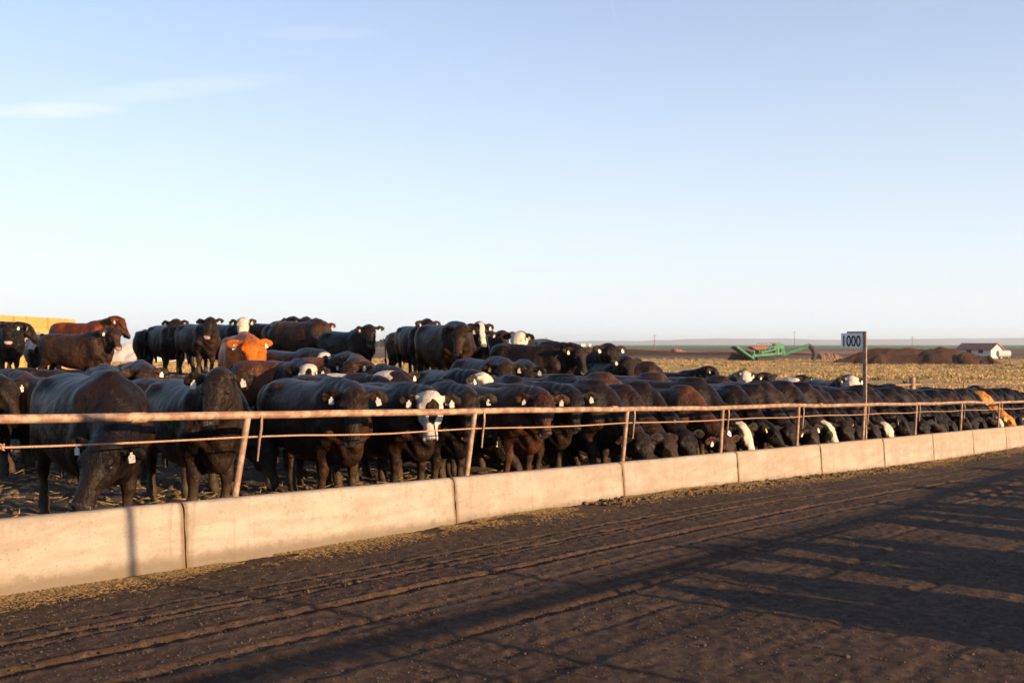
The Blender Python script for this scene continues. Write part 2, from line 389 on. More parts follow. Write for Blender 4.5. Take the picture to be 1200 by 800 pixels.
Z = FIELD + .05*fbm(X_/5, Y_/5, 3, 70)*sst(30, 60, Y_)
bad = (Y_ < 44) & (np.abs(X_) < 120); Z = np.where(bad, Z-1.2, Z); Z = Z - 2.5*sst(44, 0, Y_)
o = np_mesh('field', np.stack([X_.ravel(), Y_.ravel(), Z.ravel()], 1), F, M_field); tag(o, kind='structure')

# ------------------------------------------------------------------ feed bunk sections
U0, PL, WV = 4.15, 2.83, 6.30
def bunk_section(n, side=1, name='feed_bunk_section'):
    ua = U0+PL*n+.006; ub = U0+PL*(n+1)-.006
    prof = [(0, -.45), (.0, -.3), (.004, -.2), (.008, -.12), (.012, -.05), (.016, .0), (.02, .06), (.024, .12), (.028, .18), (.032, .24), (.036, .3), (.04, .345), (.045, .385), (.055, .408), (.072, .42),
            (.105, .422), (.14, .42), (.158, .41), (.168, .39), (.175, .33), (.19, .22), (.22, .12), (.28, .07), (.4, .055), (.54, .06), (.6, .1), (.63, .2), (.64, .28), (.65, .315), (.67, .33), (.74, .33), (.76, .315), (.765, .28), (.77, -.45)]
    K = 90 if side > 0 else 4
    tt = np.linspace(0, 1, K+1); q = (tt*(ub-ua)+ua)
    V = []; H = []; E = []
    for ui in q:
        for (dv, z) in prof:
            nz = .006*float(fbm(ui*1.3, z*2+dv*3+n*7, 3, 5)) + .0022*float(fbm(ui*14, z*14+dv*9, 3, 6))
            ed = min(ui-ua, ub-ui)
            chip = max(0, .03-ed)/.03*(.012*max(0, float(vn(z*16+dv*30, n*3+(1 if ui-ua < 1 else 2), 8)))+.002)
            top = z > .36
            vv = dv + (nz + chip if dv < .1 else -nz)
            zz = z + (nz*.8 - (chip if top else 0) - (.012*max(0, float(vn(ui*7, 3+n, 12))-.45) if top and dv < .08 else 0))
            v_ = WV+vv if side > 0 else -2.2-vv
            x, y = P(ui, v_); V.append((x, y, zz + float(slope(ui)))); H.append(z+(0 if side < 0 else (float(slope(ui))-float(road_base(ui))))); E.append(ed)
    m_ = len(prof); F = []
    for i in range(K):
        for j in range(m_-1):
            a = i*m_+j; F.append((a, a+1, a+m_+1, a+m_) if side > 0 else (a, a+m_, a+m_+1, a+1))
    F.append(tuple(range(m_))[::-1]); F.append(tuple(K*m_+j for j in range(m_)))
    V = np.array(V); c = V.mean(0); 
    o = mesh_obj(name, V-c, F, M_conc, smooth=True, loc=tuple(c))
    o.data.set_sharp_from_angle(angle=R(50))
    for nm, dat in (('hrel', H), ('edge', E)):
        a = o.data.attributes.new(nm, 'FLOAT', 'POINT'); a.data.foreach_set('value', np.array(dat, dtype=np.float32))
    return o
BL = {-1: 'concrete feed bunk section at far left, crossed by a pole shadow',
      0: 'concrete feed bunk section right of the first joint after the pole shadow',
      1: 'concrete feed bunk section below the brown chested steers left of the third post',
      2: 'concrete feed bunk section with its left joint at the third leaning post',
      3: 'concrete feed bunk section below the white blazed feeding steer',
      4: 'concrete feed bunk section just left of the number sign post',
      5: 'concrete feed bunk section directly below and right of the number sign post',
      6: 'sixth concrete feed bunk section from the pole shadow, below feeding black steers',
      7: 'concrete feed bunk section next to the last one before the tan steer',
      8: 'concrete feed bunk section by the tan feeding steer at the right edge'}
for n in range(-3, 16):
    if n in (-2, -3): lb = 'concrete feed bunk section left of the photo edge'
    else: lb = BL.get(n, 'far concrete feed bunk section beyond the right edge of the photo')
    tag(bunk_section(n), lb, 'feed bunk', 'concrete feed bunk sections in a row')
for n in range(-2, 10): tag(bunk_section(n, -1), 'concrete feed bunk section across the road behind the viewer', 'feed bunk', 'feed bunk across the road')
# feed left in the trough
M_feed = dirt_material('feed_mix', (.22, .15, .07), (.3, .21, .1), (.4, .3, .16), sc1=2)
us = np.arange(-4, 48, .08); vs = np.linspace(WV+.19, WV+.62, 9); Uu, Vv, F = grid(us, vs); x_, y_ = P(Uu, Vv)
Z = slope(Uu)+.13+.03*fbm(Uu/.2, Vv/.1, 3, 90)
o = np_mesh('feed', np.stack([x_.ravel(), y_.ravel(), Z.ravel()], 1), F, M_feed); tag(o, 'golden brown chopped feed lying in the concrete trough', 'feed', kind='stuff')

# ------------------------------------------------------------------ pipe fence above the bunk
def fence(vr, side, label, nposts, group=None, RH=1.01):
    root = empty('pipe_fence', (*P(U0, vr), float(slope(U0)))); ox, oy = P(U0, vr); oz = float(slope(U0))
    def W(u, dv, h): x, y = P(u, vr+dv*side); return Vector((x-ox, y-oy, float(slope(u))+h-oz))
    us = np.arange(-5, 50, .35)
    rail = MB(); rail.path([W(u, .008*float(vn(u/3.1, 4, 3)), RH+.012*float(vn(u/2.1, 0, 3))+.005*float(vn(u/.6, 2, 3))) for u in us], .031, 14)
    for k in (-2.1, 4.02, 10.2, 16.4, 22.5, 29):   # couplings
        rail.tube(W(k-.06, 0, RH), W(k+.06, 0, RH), .039, k=14)
    rail.build('rail', M_pipe, root, smooth=True)
    cab = MB(); cab.path([W(u, -.02, RH-.175-.006*math.sin(u*2.2)+.004*float(vn(u*2, 1, 5))) for u in us], .0075, 6)
    for k in (3.05, 11.6, 15.2): cab.path([W(k+.012*math.sin(i*2), -.02+.012*math.cos(i*2), RH-.175+.02*math.sin(i*1.3)) for i in range(9)], .006, 6)
    cab.build('cable', M_cable, root, smooth=True)
    for nn in nposts:
        u = U0+PL*nn
        p = MB(); lean = .075*math.sin(nn*2.3)*.35+.11
        if nn > 2.5: lean *= .25
        p.tube(W(u-lean, .03, .22), W(u+.0, .0, RH-.02), .027, k=12); p.build('post', M_pipe, root, smooth=True)
        h = MB(); h.path([W(u+.115, -.03, RH-.0), W(u+.10, -.045, RH-.1), W(u+.085, -.04, RH-.2), W(u+.07, -.035, RH-.36)], [.011, .011, .010, .007], 8)
        h.build('hanger_rod', M_pipe, root, smooth=True)
    tag(root, label, 'fence', group); return root
def post_n(px):      # distance along the bunk, in section lengths, of a post seen in this column
    k = (px-600)/1200; return ((WV+.42)/(UX-UY*k)*(k*UX+UY)-U0)/PL
fence(WV+.42, 1, 'rusty pipe neck rail fence with thin cable and leaning posts above the concrete bunk', [-.9]+[post_n(q) for q in (290, 556, 735, 847, 936, 1013, 1074, 1127, 1171, 1209)]+[11, 12.2])
fence(-2.65, -1, 'pipe neck rail fence across the road behind the viewer', (-1, 0, 1, 2, 3, 4, 5, 6, 7, 8), RH=1.17)
# ------------------------------------------------------------------ number sign
M_white = m_simple('sign_white', (.78, .76, .72), .5, .4, var=.05)
M_black = m_simple('sign_black', (.012, .012, .014), .5, .4)
M_steel = m_simple('sign_steel', (.24, .155, .11), .6, .4, var=.35, sc_=20)
def text_mesh(s, h, wscale, depth):
    cu = LK.curves.new('txt', 'FONT'); cu.body = s; cu.size = h/.7; cu.extrude = depth; cu.align_x = 'CENTER'; cu.space_character = 1.02; cu.offset = .004
    t = LK.objects.new('txt', cu); C.objects.link(t); dg = bpy.context.evaluated_depsgraph_get()
    me = LK.meshes.new_from_object(t.evaluated_get(dg)); LK.objects.remove(t)
    for v_ in me.vertices: v_.co = Vector((v_.co.x*wscale, v_.co.z, v_.co.y))
    return me
def number_sign(px, d, v_, sx=0):
    X = (px-600)/1200*d; u, v = UV(X, d); gz = float(slope(u))
    root = empty('number_sign', (X, d, gz)); rz = math.atan2(UY, UX)-math.pi/2   # faces down the road
    root.rotation_euler = (0, 0, rz)
    top = EYE + 15.5*d/1200 - gz
    MB().box((0, 0, top/2), (.062, .05, top)).build('post', M_steel, root, bevel=.004)
    wd, ht = 26*d/1200, 17*d/1200
    MB().box((-wd/2-.035, .0, top-.035-ht/2), (wd, .006, ht)).build('sign_panel', M_white, root, bevel=.0015)
    MB().box((-wd/2-.035+.06, -.004, top-.018), (wd-.1, .03, .03)).build('top_bar', M_steel, root, bevel=.003)
    me = text_mesh('1000', ht*.74, .78, .003)
    xs = [q.co.x for q in me.vertices]; k = wd*.8/(max(xs)-min(xs)); mc = (max(xs)+min(xs))/2
    for q in me.vertices: q.co.x = (q.co.x-mc)*k
    me.materials.append(M_black); t = LK.objects.new('number', me); C.objects.link(t); t.parent = root; t.location = (-wd/2-.035, -.0062, top-.035-ht*.9)
    return root
tag(number_sign(1013.5, 18.6, 0), 'white number sign reading 1000 on a slim brown post above the neck rail', 'sign')
# pole across the road whose shadow crosses the bunk
pr = empty('marker_pole', (*P(4.6, -2.2), float(slope(4.7))-.1))
MB().tube((0, 0, 0), (0, 0, 2.75), .026).build('pole', M_steel, pr, smooth=True)
MB().box((.0, 0, 2.6), (.5, .01, .3)).build('sign_panel', M_white, pr); tag(pr, 'tall marker pole across the road behind the viewer', 'pole')
pr = empty('marker_pole', (*P(6.2, -2.3), -.2))
MB().tube((0, 0, 0), (0, 0, 1.5), .03).build('pole', M_steel, pr, smooth=True); tag(pr, 'short marker pole across the road behind the viewer', 'pole')

# ------------------------------------------------------------------ cattle: signed-distance modelling, surface nets
class SDF:
    def __init__(s, lo, hi, h):
        s.lo = np.array(lo, float); s.h = h; s.n = np.ceil((np.array(hi)-s.lo)/h).astype(int)+1
        s.F = np.full(s.n, .5, np.float32); s.ax = [s.lo[i]+h*np.arange(s.n[i]) for i in range(3)]
    def region(s, lo, hi):
        sl = []
        for i in range(3):
            a = max(0, int((lo[i]-s.lo[i])/s.h)); b = min(s.n[i], int((hi[i]-s.lo[i])/s.h)+2); sl.append(slice(a, max(a+1, b)))
        g = [s.ax[0][sl[0]][:, None, None], s.ax[1][sl[1]][None, :, None], s.ax[2][sl[2]][None, None, :]]
        return tuple(sl), g
    def add(s, fn, lo, hi, k=.05, sub=False):
        mg = k+3*s.h
        sl, g = s.region(np.array(lo)-mg, np.array(hi)+mg); d = fn(*g); f = s.F[sl]
        if sub:
            d = -d; hh = np.maximum(k-np.abs(f-d), 0)/k; s.F[sl] = np.maximum(f, d)+hh*hh*k/4
        else:
            hh = np.maximum(k-np.abs(f-d), 0)/k; s.F[sl] = np.minimum(f, d)-hh*hh*k/4
    def cone(s, a, b, ra, rb, k=.05):
        a = np.array(a, float); b = np.array(b, float); ab = b-a; L2 = float(ab@ab)+1e-9
        def fn(x, y, z):
            t = np.clip(((x-a[0])*ab[0]+(y-a[1])*ab[1]+(z-a[2])*ab[2])/L2, 0, 1)
            return np.sqrt((x-a[0]-t*ab[0])**2+(y-a[1]-t*ab[1])**2+(z-a[2]-t*ab[2])**2)-(ra+(rb-ra)*t)
        r = max(ra, rb); s.add(fn, np.minimum(a, b)-r, np.maximum(a, b)+r, k)
    def ell(s, c, ax, r, k=.04, sub=False):   # ax: 3x3 rows = axes
        c = np.array(c, float); ax = np.array(ax, float); r = np.array(r, float)
        def fn(x, y, z):
            q = [((x-c[0])*ax[i, 0]+(y-c[1])*ax[i, 1]+(z-c[2])*ax[i, 2]) for i in range(3)]
            k0 = np.sqrt(sum((q[i]/r[i])**2 for i in range(3))); k1 = np.sqrt(sum((q[i]/r[i]**2)**2 for i in range(3)))+1e-6
            return k0*(k0-1)/k1
        e = np.sqrt(((ax*r[:, None])**2).sum(0)); s.add(fn, c-e, c+e, k, sub)
    def loft(s, o, ax, tab, p=2.4, k=.05):    # tab rows: x, top, bottom, halfwidth ; ax rows local axes
        o = np.array(o, float); ax = np.array(ax, float); T = np.array(tab, float)
        xs = np.linspace(T[0, 0], T[-1, 0], 160); ker = np.hanning(15); ker /= ker.sum()
        cols = []
        for j in (1, 2, 3):
            c = np.interp(xs, T[:, 0], T[:, j]); cp = np.pad(c, 7, mode='edge'); cols.append(np.convolve(cp, ker, 'valid'))
        def fn(x, y, z):
            q = [((x-o[0])*ax[i, 0]+(y-o[1])*ax[i, 1]+(z-o[2])*ax[i, 2]) for i in range(3)]
            tp = np.interp(q[0], xs, cols[0]); bt = np.interp(q[0], xs, cols[1]); hw = np.interp(q[0], xs, cols[2])
            c = (tp+bt)/2; hh = np.maximum((tp-bt)/2, .008)
            r = (np.abs(q[1]/hw)**p+np.abs((q[2]-c)/hh)**p)**(1/p)
            d = (r-1)*np.minimum(hw, hh)
            e = np.maximum(T[0, 0]-q[0], q[0]-T[-1, 0])
            return np.where(e > 0, np.sqrt(np.maximum(d, 0)**2+e**2), d)
        cs = []
        for X in (T[0, 0], T[-1, 0]):
            for Y in (-T[:, 3].max(), T[:, 3].max()):
                for Zz in (T[:, 2].min(), T[:, 1].max()): cs.append(o+X*ax[0]+Y*ax[1]+Zz*ax[2])
        cs = np.array(cs); s.add(fn, cs.min(0), cs.max(0), k)
    def mesh(s, smooth=2):
        f = s.F; S = f < 0; n = s.n
        c = [S[i:n[0]-1+i, j:n[1]-1+j, l:n[2]-1+l] for i in (0, 1) for j in (0, 1) for l in (0, 1)]
        allc = np.logical_and.reduce(c); anyc = np.logical_or.reduce(c); act = np.argwhere(anyc & ~allc)
        idx = np.full(n-1, -1, np.int64); idx[tuple(act.T)] = np.arange(len(act))
        pos = np.zeros((len(act), 3)); cnt = np.zeros(len(act))
        for axis in range(3):
            o1, o2 = [a for a in range(3) if a != axis]
            for i in (0, 1):
                for j in (0, 1):
                    a = act.copy(); a[:, o1] += i; a[:, o2] += j; b = a.copy(); b[:, axis] += 1
                    fa = f[tuple(a.T)]; fb = f[tuple(b.T)]; mk = (fa < 0) != (fb < 0)
                    t = np.where(mk, fa/(fa-fb+1e-12), 0); p = a.astype(float); p[:, axis] += t
                    pos[mk] += p[mk]; cnt += mk
        V = pos/cnt[:, None]; Fs = []
        for axis in range(3):
            o1, o2 = [(1, 2), (2, 0), (0, 1)][axis]
            sa = [slice(None)]*3; sb = [slice(None)]*3; sa[axis] = slice(0, -1); sb[axis] = slice(1, None)
            A = S[tuple(sa)]; B = S[tuple(sb)]; e = np.argwhere(A != B)
            e = e[(e[:, o1] > 0) & (e[:, o2] > 0) & (e[:, o1] < n[o1]-1) & (e[:, o2] < n[o2]-1)]
            q = []
            for di, dj in ((0, 0), (1, 0), (1, 1), (0, 1)):
                g = e.copy(); g[:, o1] -= di; g[:, o2] -= dj; q.append(idx[tuple(g.T)])
            q = np.stack(q, 1); ins = A[tuple(e.T)]; q[~ins] = q[~ins][:, ::-1]; Fs.append(q)
        F = np.concatenate(Fs); F = F[(F >= 0).all(1)]
        for _ in range(smooth):
            acc = np.zeros_like(V); c2 = np.zeros(len(V))
            for i in range(4):
                for j in (1, 3):
                    np.add.at(acc, F[:, i], V[F[:, (i+j) % 4]]); np.add.at(c2, F[:, i], 1)
            V = V*.45+acc/np.maximum(c2, 1)[:, None]*.55
        return V*s.h+s.lo, F

HEADK = 1.13
def make_proto(poll, yaw, pitch, roll=0, legs=0, h=.0145, seed=0):
    s = SDF((-1.15, -.95, -.03), (2.2, .95, 2.0), h)
    rg = random.Random(seed)
    I3 = np.eye(3)
    body = [(-.93, 1.16, 1.0, .04), (-.88, 1.26, .86, .17), (-.78, 1.325, .74, .25), (-.6, 1.345, .64, .305), (-.4, 1.335, .545, .345), (-.1, 1.315, .465, .392), (.15, 1.315, .45, .39),
            (.4, 1.345, .465, .34), (.58, 1.345, .50, .285), (.72, 1.27, .57, .21), (.82, 1.16, .66, .15), (.88, 1.05, .78, .05)]
    s.loft((0, 0, 0), I3, body, 2.35, .06)
    # haunches, shoulders, brisket, hip hooks
    for sg in (-1, 1):
        lf = [.05, -.07, .09, -.04, .0][(legs+(0 if sg > 0 else 2)) % 5]; lh = [-.06, .08, .02, .11, -.08][(legs+(0 if sg > 0 else 3)) % 5]
        s.cone((.52, sg*.19, 1.12), (.60, sg*.21, .86), .13, .14, .09)
        s.cone((.60, sg*.21, .86), (.44, sg*.2, .70), .13, .105, .08)
        s.cone((.46, sg*.2, .72), (.5+lf*.5, sg*.185, .42), .10, .062, .07)
        s.cone((.5+lf*.5, sg*.185, .44), (.5+lf*.5, sg*.185, .38), .066, .064, .03)
        s.cone((.5+lf*.5, sg*.185, .38), (.48+lf, sg*.185, .15), .052, .045, .03)
        s.cone((.48+lf, sg*.185, .15), (.48+lf, sg*.185, .13), .058, .056, .03)
        s.cone((.49+lf, sg*.185, .1), (.515+lf, sg*.185, .03), .05, .062, .03)
        s.cone((-.62, sg*.16, 1.1), (-.5, sg*.2, .82), .17, .17, .1)
        s.cone((-.74, sg*.15, 1.0), (-.66, sg*.17, .72), .14, .125, .08)
        s.cone((-.5, sg*.2, .82), (-.66, sg*.18, .66), .13, .095, .07)
        s.cone((-.66, sg*.18, .68), (-.78+lh*.6, sg*.17, .47), .09, .058, .06)
        s.cone((-.80+lh*.6, sg*.17, .5), (-.78+lh*.6, sg*.17, .42), .058, .056, .04)
        s.cone((-.78+lh*.6, sg*.17, .44), (-.73+lh, sg*.17, .15), .052, .046, .03)
        s.cone((-.73+lh, sg*.17, .15), (-.73+lh, sg*.17, .13), .058, .056, .03)
        s.cone((-.72+lh, sg*.17, .1), (-.695+lh, sg*.17, .03), .05, .062, .03)
        s.ell((-.5, sg*.24, 1.24), I3, (.09, .06, .05), .08)
    s.cone((.7, 0, .62), (.78, 0, .82), .13, .14, .1)
    s.cone((.3, 0, .55), (.7, 0, .56), .12, .1, .1)
    s.ell((.42, 0, 1.33), I3, (.2, .07, .05), .09)
    s.cone((-.9, 0, 1.24), (-.97, .01, 1.12), .035, .03, .04); s.cone((-.97, .01, 1.12), (-.97, .03, .62), .028, .018, .02)
    s.cone((-.97, .03, .62), (-.95, .04, .36), .04, .03, .03)
    # head frame
    y_, p_, r_ = R(yaw), R(pitch), R(roll)
    ax = Vector((math.cos(p_)*math.cos(y_), math.cos(p_)*math.sin(y_), -math.sin(p_))); az = Vector((math.sin(p_)*math.cos(y_), math.sin(p_)*math.sin(y_), math.cos(p_)))
    rot = Matrix.Rotation(r_, 3, ax); az = rot @ az; ay = az.cross(ax)
    A = np.array([ax, ay, az]); P0 = np.array(poll, float); K = HEADK
    def H(x, y, z): return P0+K*(x*A[0]+y*A[1]+z*A[2])
    # neck
    def bez(a, b, c, t): return (1-t)**2*np.array(a)+2*t*(1-t)*np.array(b)+t*t*np.array(c)
    cA, cC = np.array((.42, 0, 1.12)), H(.0, 0, -.095); cB = cA*.45+cC*.55+np.array((.02, -cC[1]*.28, .03 if poll[2] > 1 else .07))
    tA, tC = np.array((.68, 0, .84)), H(.10, 0, -.15); tB = tA*.5+tC*.5+np.array((.03, -tC[1]*.28, -.02))
    n = 7
    for i in range(n):
        t0, t1 = i/n, (i+1)/n
        s.cone(bez(cA, cB, cC, t0), bez(cA, cB, cC, t1), .20+(.108-.20)*t0**.8, .20+(.108-.20)*t1**.8, .07)
        s.cone(bez(tA, tB, tC, t0), bez(tA, tB, tC, t1), .165+(.085-.165)*t0, .165+(.085-.165)*t1, .08)
        m0 = (bez(cA, cB, cC, t0)+bez(tA, tB, tC, t0))/2; m1 = (bez(cA, cB, cC, t1)+bez(tA, tB, tC, t1))/2
        s.cone(m0, m1, .19+(.11-.19)*t0, .19+(.11-.19)*t1, .07)
    # dewlap folds
    for off, rr in ((0, .05), (.03, .035)):
        q = [np.array((.80, off, .60)), bez(tA, tB, tC, .35)+np.array((.03, off, -.19)), bez(tA, tB, tC, .7)+np.array((.0, off*.6, -.12)), H(.16, 0, -.2)]
        for a, b in zip(q, q[1:]): s.cone(a, b, rr, rr*.85, .06)
    # head
    head = [(-.035, .0, -.09, .05), (0, .035, -.13, .095), (.05, .052, -.165, .118), (.12, .056, -.19, .124), (.18, .052, -.195, .12), (.24, .04, -.17, .096), (.31, .026, -.135, .074),
            (.38, .018, -.105, .068), (.44, .012, -.094, .078), (.48, .0, -.088, .079), (.51, -.02, -.085, .068), (.525, -.04, -.07, .03)]
    s.loft(H(0, 0, 0), A, [(a*K, b*K, c*K, d*K) for a, b, c, d in head], 2.5, .035)
    s.cone(H(.2, 0, -.13), H(.45, 0, -.098), .045*K, .036*K, .012)
    for sg in (-1, 1):
        s.ell(H(.15, sg*.105, .004), A, (.05*K, .03*K, .028*K), .03)      # brow
        s.ell(H(.20, sg*.085, -.11), A, (.085*K, .032*K, .07*K), .04)     # cheek
        s.ell(H(.185, sg*.124, -.028), A, (.026*K, .016*K, .018*K), .012, sub=True)
        s.ell(H(.505, sg*.05, -.03), A, (.02*K, .018*K, .014*K), .012, sub=True)
        # ear
        ed = np.array((-.05, sg*1.0, -.10)); ed = ed[0]*A[0]+ed[1]*A[1]+ed[2]*A[2] + np.array((0, 0, -.12)); ed /= np.linalg.norm(ed)
        fw = .57*A[0]+.82*A[2]; fw = fw-ed*(fw@ed); fw /= np.linalg.norm(fw); wd = np.cross(fw, ed)
        E0 = H(.03, sg*.10, -.03)
        s.cone(E0, E0+ed*.06, .034, .028, .02)
        s.ell(E0+ed*.14, np.array([ed, wd, fw]), (.118, .074, .019), .015)
        s.ell(E0+ed*.135+fw*.024, np.array([ed, wd, fw]), (.085, .05, .016), .012, sub=True)
        if sg > 0: eL = (E0, ed, wd, fw)
        else: eR = (E0, ed, wd, fw)
    # soft skin unevenness and neck folds
    gx, gy, gz = s.ax[0][:, None, None], s.ax[1][None, :, None], s.ax[2][None, None, :]
    near = np.abs(s.F) < .06
    ii = np.argwhere(near); px = s.ax[0][ii[:, 0]]; py = s.ax[1][ii[:, 1]]; pz = s.ax[2][ii[:, 2]]
    nd = .010*fbm(px*3.2+py*2+seed, pz*3.2-py*1.5, 3, seed)+.0045*fbm(px*9+seed, pz*9+py*6, 2, seed+4)
    inneck = sst(.5, .75, px)*sst(0, .05, np.linalg.norm(np.stack([px, py, pz], 1)-P0, axis=1)-.22)*sst(.45, .6, pz)
    nd = nd + inneck*.007*np.sin((px*.8+pz*.35)*52+3*py+2*fbm(px*3, pz*3, 2, 3))
    ribs = sst(.5, .35, px)*sst(-.45, -.3, px)*sst(.6, .75, pz)*sst(1.2, 1.05, pz); nd = nd+ribs*.0015*np.sin(px*55)
    s.F[tuple(ii.T)] += nd.astype(np.float32)
    V, F = s.mesh(2)
    V[:, 2] = np.maximum(V[:, 2], 0)
    me_o = np_mesh('steer', V, F, M_coat); me = me_o.data; LK.objects.remove(me_o)
    D = (V_co(me)-P0)/K; hl = D@A.T
    dist = np.maximum(np.abs(hl[:, 1])-.135, 0)
    hm = sst(-.06, -.03, hl[:, 0])*sst(-.26, -.2, hl[:, 2])*(1-sst(.0, .02, dist))*sst(.66, .62, hl[:, 0])*(1-sst(.2, .24, np.abs(hl[:, 2])))
    a = me.attributes.new('hl', 'FLOAT_VECTOR', 'POINT'); a.data.foreach_set('vector', hl.astype(np.float32).ravel())
    a = me.attributes.new('hm', 'FLOAT', 'POINT'); a.data.foreach_set('value', hm.astype(np.float32))
    # eyes
    kids = []
    for sg in (-1, 1):
        bm = bmesh.new(); bmesh.ops.create_uvsphere(bm, u_segments=14, v_segments=10, radius=.021*K); em = LK.meshes.new('eye'); bm.to_mesh(em); bm.free()
        em.materials.append(M_eye); em.polygons.foreach_set('use_smooth', [True]*len(em.polygons)); kids.append(('eye', em, Matrix.Translation(Vector(H(.185, sg*.108, -.026)))))
    for (E0, ed, wd, fw) in (eR, eL):
        dn = Vector((0, 0, -1)); nrm = Vector(fw); dn = (dn-nrm*dn.dot(nrm)).normalized(); xx = dn.cross(nrm).normalized()
        pts = [(-.012, 0), (.012, 0), (.014, .022), (.034, .034), (.034, .098), (.028, .106), (-.028, .106), (-.034, .098), (-.034, .034), (-.014, .022)]
        mb = MB(); o0 = Vector(E0+ed*.13)+dn*.006+nrm*.006
        mb.prism(pts, lambda p, t: (xx*p[0]+dn*p[1])*.86+nrm*(.004*t+.012+.05*p[1]))
        k = mb.build('ear_tag', M_tag); kids.append(('ear_tag', k.data, Matrix.Translation(o0))); LK.objects.remove(k)
    return dict(me=me, kids=kids, poll=poll)
def V_co(me):
    a = np.empty(len(me.vertices)*3, np.float32); me.vertices.foreach_get('co', a); return a.reshape(-1, 3)
PR = {'up': make_proto((1.10, 0, 1.45), 0, 58, 0, 0, seed=1),
      'upR': make_proto((1.04, -.16, 1.45), -38, 56, 4, 1, seed=2),
      'upL': make_proto((1.04, .16, 1.45), 35, 54, -4, 2, seed=3),
      'mid': make_proto((1.16, 0, 1.27), 0, 58, 3, 3, seed=4),
      'midR': make_proto((1.10, -.2, 1.27), -42, 62, 0, 4, seed=5),
      'low': make_proto((1.12, -.26, .86), -58, 58, -10, 1, seed=6),
      'down': make_proto((1.27, 0, .66), 0, 56, 0, 2, seed=7),
      'down2': make_proto((1.2, .1, .74), 18, 52, -6, 4, seed=9), 'down3': make_proto((1.3, -.05, .6), -10, 64, 3, 3, seed=10), 'midL': make_proto((1.12, .16, 1.3), 30, 60, -3, 0, seed=11),
      'downR': make_proto((1.24, -.14, .68), -28, 60, 8, 0, seed=8)}
BLACK = (.0065, .0044, .0034); BRN = (.014, .0078, .005); RED = (.055, .016, .006); DRED = (.03, .010, .006); TAN = (.22, .10, .028); GRY = (.011, .009, .0075)
WHITE_TAG = (.5, .47, .41); YEL = (.8, .5, .03)
steer_n = 0
def steer(px, d, a, pose, label, coat=BLACK, wf=0, s=.93, pd=0, pink=0, blotch=0, tags=(1, 1), group=None, eyes=True, world=None, dzz=0, tagcol=WHITE_TAG):
    """px,d: where the poll stands (column in the 1200-wide photo, metres ahead); a: heading, 0 = towards the viewer, 90 = to the right"""
    global steer_n; steer_n += 1
    p = PR[pose]; aa = R(a); hx, hy = math.sin(aa), -math.cos(aa); rz = math.atan2(hy, hx)
    if world is None: X, Y = (px-600)/1200*d, d
    else: X, Y = world
    q = p['poll']; ox = X - s*(hx*q[0]-hy*q[1]); oy = Y - s*(hy*q[0]+hx*q[1])
    o = LK.objects.new('steer', p['me']); C.objects.link(o)
    u_, v_ = UV(ox, oy); gz = float(pen_z(ox, oy)) if v_ > 0 else float(slope(u_))
    o.location = (ox, oy, gz-.01+dzz); o.rotation_euler = (0, 0, rz); o.scale = (s*random.uniform(.97, 1.04), s*random.uniform(.92, 1.08), s*random.uniform(.975, 1.02))
    k = random.uniform(.7, 1.6) if coat == BLACK else random.uniform(.8, 1.3); o.color = (coat[0]*k, coat[1]*k, coat[2]*k, 1)
    o['wf'] = float(wf); o['pd'] = float(pd); o['pink'] = float(pink); o['blotch'] = float(blotch)
    for i, (nm, me, M) in enumerate(p['kids']):
        if nm == 'eye' and not eyes: continue
        if nm == 'ear_tag' and (not tags[i-2] or (tags == (1, 1) and d > 13 and random.random() < .22)): continue
        c = LK.objects.new(nm, me); C.objects.link(c); c.parent = o; c.matrix_local = M if nm == 'eye' else M @ Matrix.Rotation(random.uniform(-.3, .3), 4, 'X') @ Matrix.Rotation(random.uniform(-.3, .3), 4, 'Y') @ Matrix.Scale(random.uniform(.8, 1.05), 4)
        if nm == 'ear_tag': c.color = (*(tagcol if (tagcol != YEL or i == 2) else WHITE_TAG), 1)
    tag(o, label, 'cattle', group)
    return o
G1 = 'cattle standing in the pen'
# --- first row, standing at the bunk
steer(120, 7.75, 40, 'low', 'big black steer at far left of the front row, head lowered to the bunk', s=.97)
steer(255, 9.1, 38, 'upR', 'large black steer with head raised staring over the first leaning post', s=.95)
steer(411, 9.9, 40, 'midR', 'black steer with chin just under the rail, wrinkled chest, between first and second posts', coat=BRN, s=.95)
steer(503, 10.8, 45, 'midR', 'white faced steer with dark blotches on its forehead at the rail', coat=BRN, wf=1.15, blotch=1)
steer(548, 11.3, 42, 'midR', 'dark steer right beside the white faced one, behind the second leaning post', coat=BLACK)
steer(633, 12.2, 44, 'midR', 'brown chested steer with red tinged forehead looking out under the rail', coat=(.022, .010, .006))
steer(669, 12.9, 44, 'midR', 'dark steer close right of the brown chested one, pale tags in both ears')
# --- feeding row
feed = [(748, 'downR', {}), (779, 'down', dict(coat=BRN)), (800, 'downR', dict(coat=BLACK)), (848, 'down', dict(coat=(.024, .011, .006))), (868, 'downR', dict(wf=.42)), (903, 'down', dict(tagcol=YEL)), (926, 'downR', {}),
        (950, 'down', {}), (965, 'down', dict(wf=.55)), (986, 'downR', {}), (1004, 'down', {}), (1020, 'down', {}), (1037, 'downR', dict(wf=.62)), (1051, 'down', {}), (1064, 'down', {}), (1078, 'downR', {}),
        (1091, 'down', {}), (1104, 'down', {}), (1116, 'down', {}), (1128, 'down', {}), (1140, 'downR', {}), (1151, 'down', {}), (1161, 'down', {}), (1170, 'down', dict(wf=.5)), (1181, 'down', dict(coat=TAN)), (1191, 'down', {}), (1200, 'down', {}), (1209, 'down', {}), (1218, 'down', {})]
ORD = ['first', 'second', 'third', 'fourth', 'fifth', 'sixth', 'seventh', 'eighth', 'ninth', 'tenth', 'eleventh']
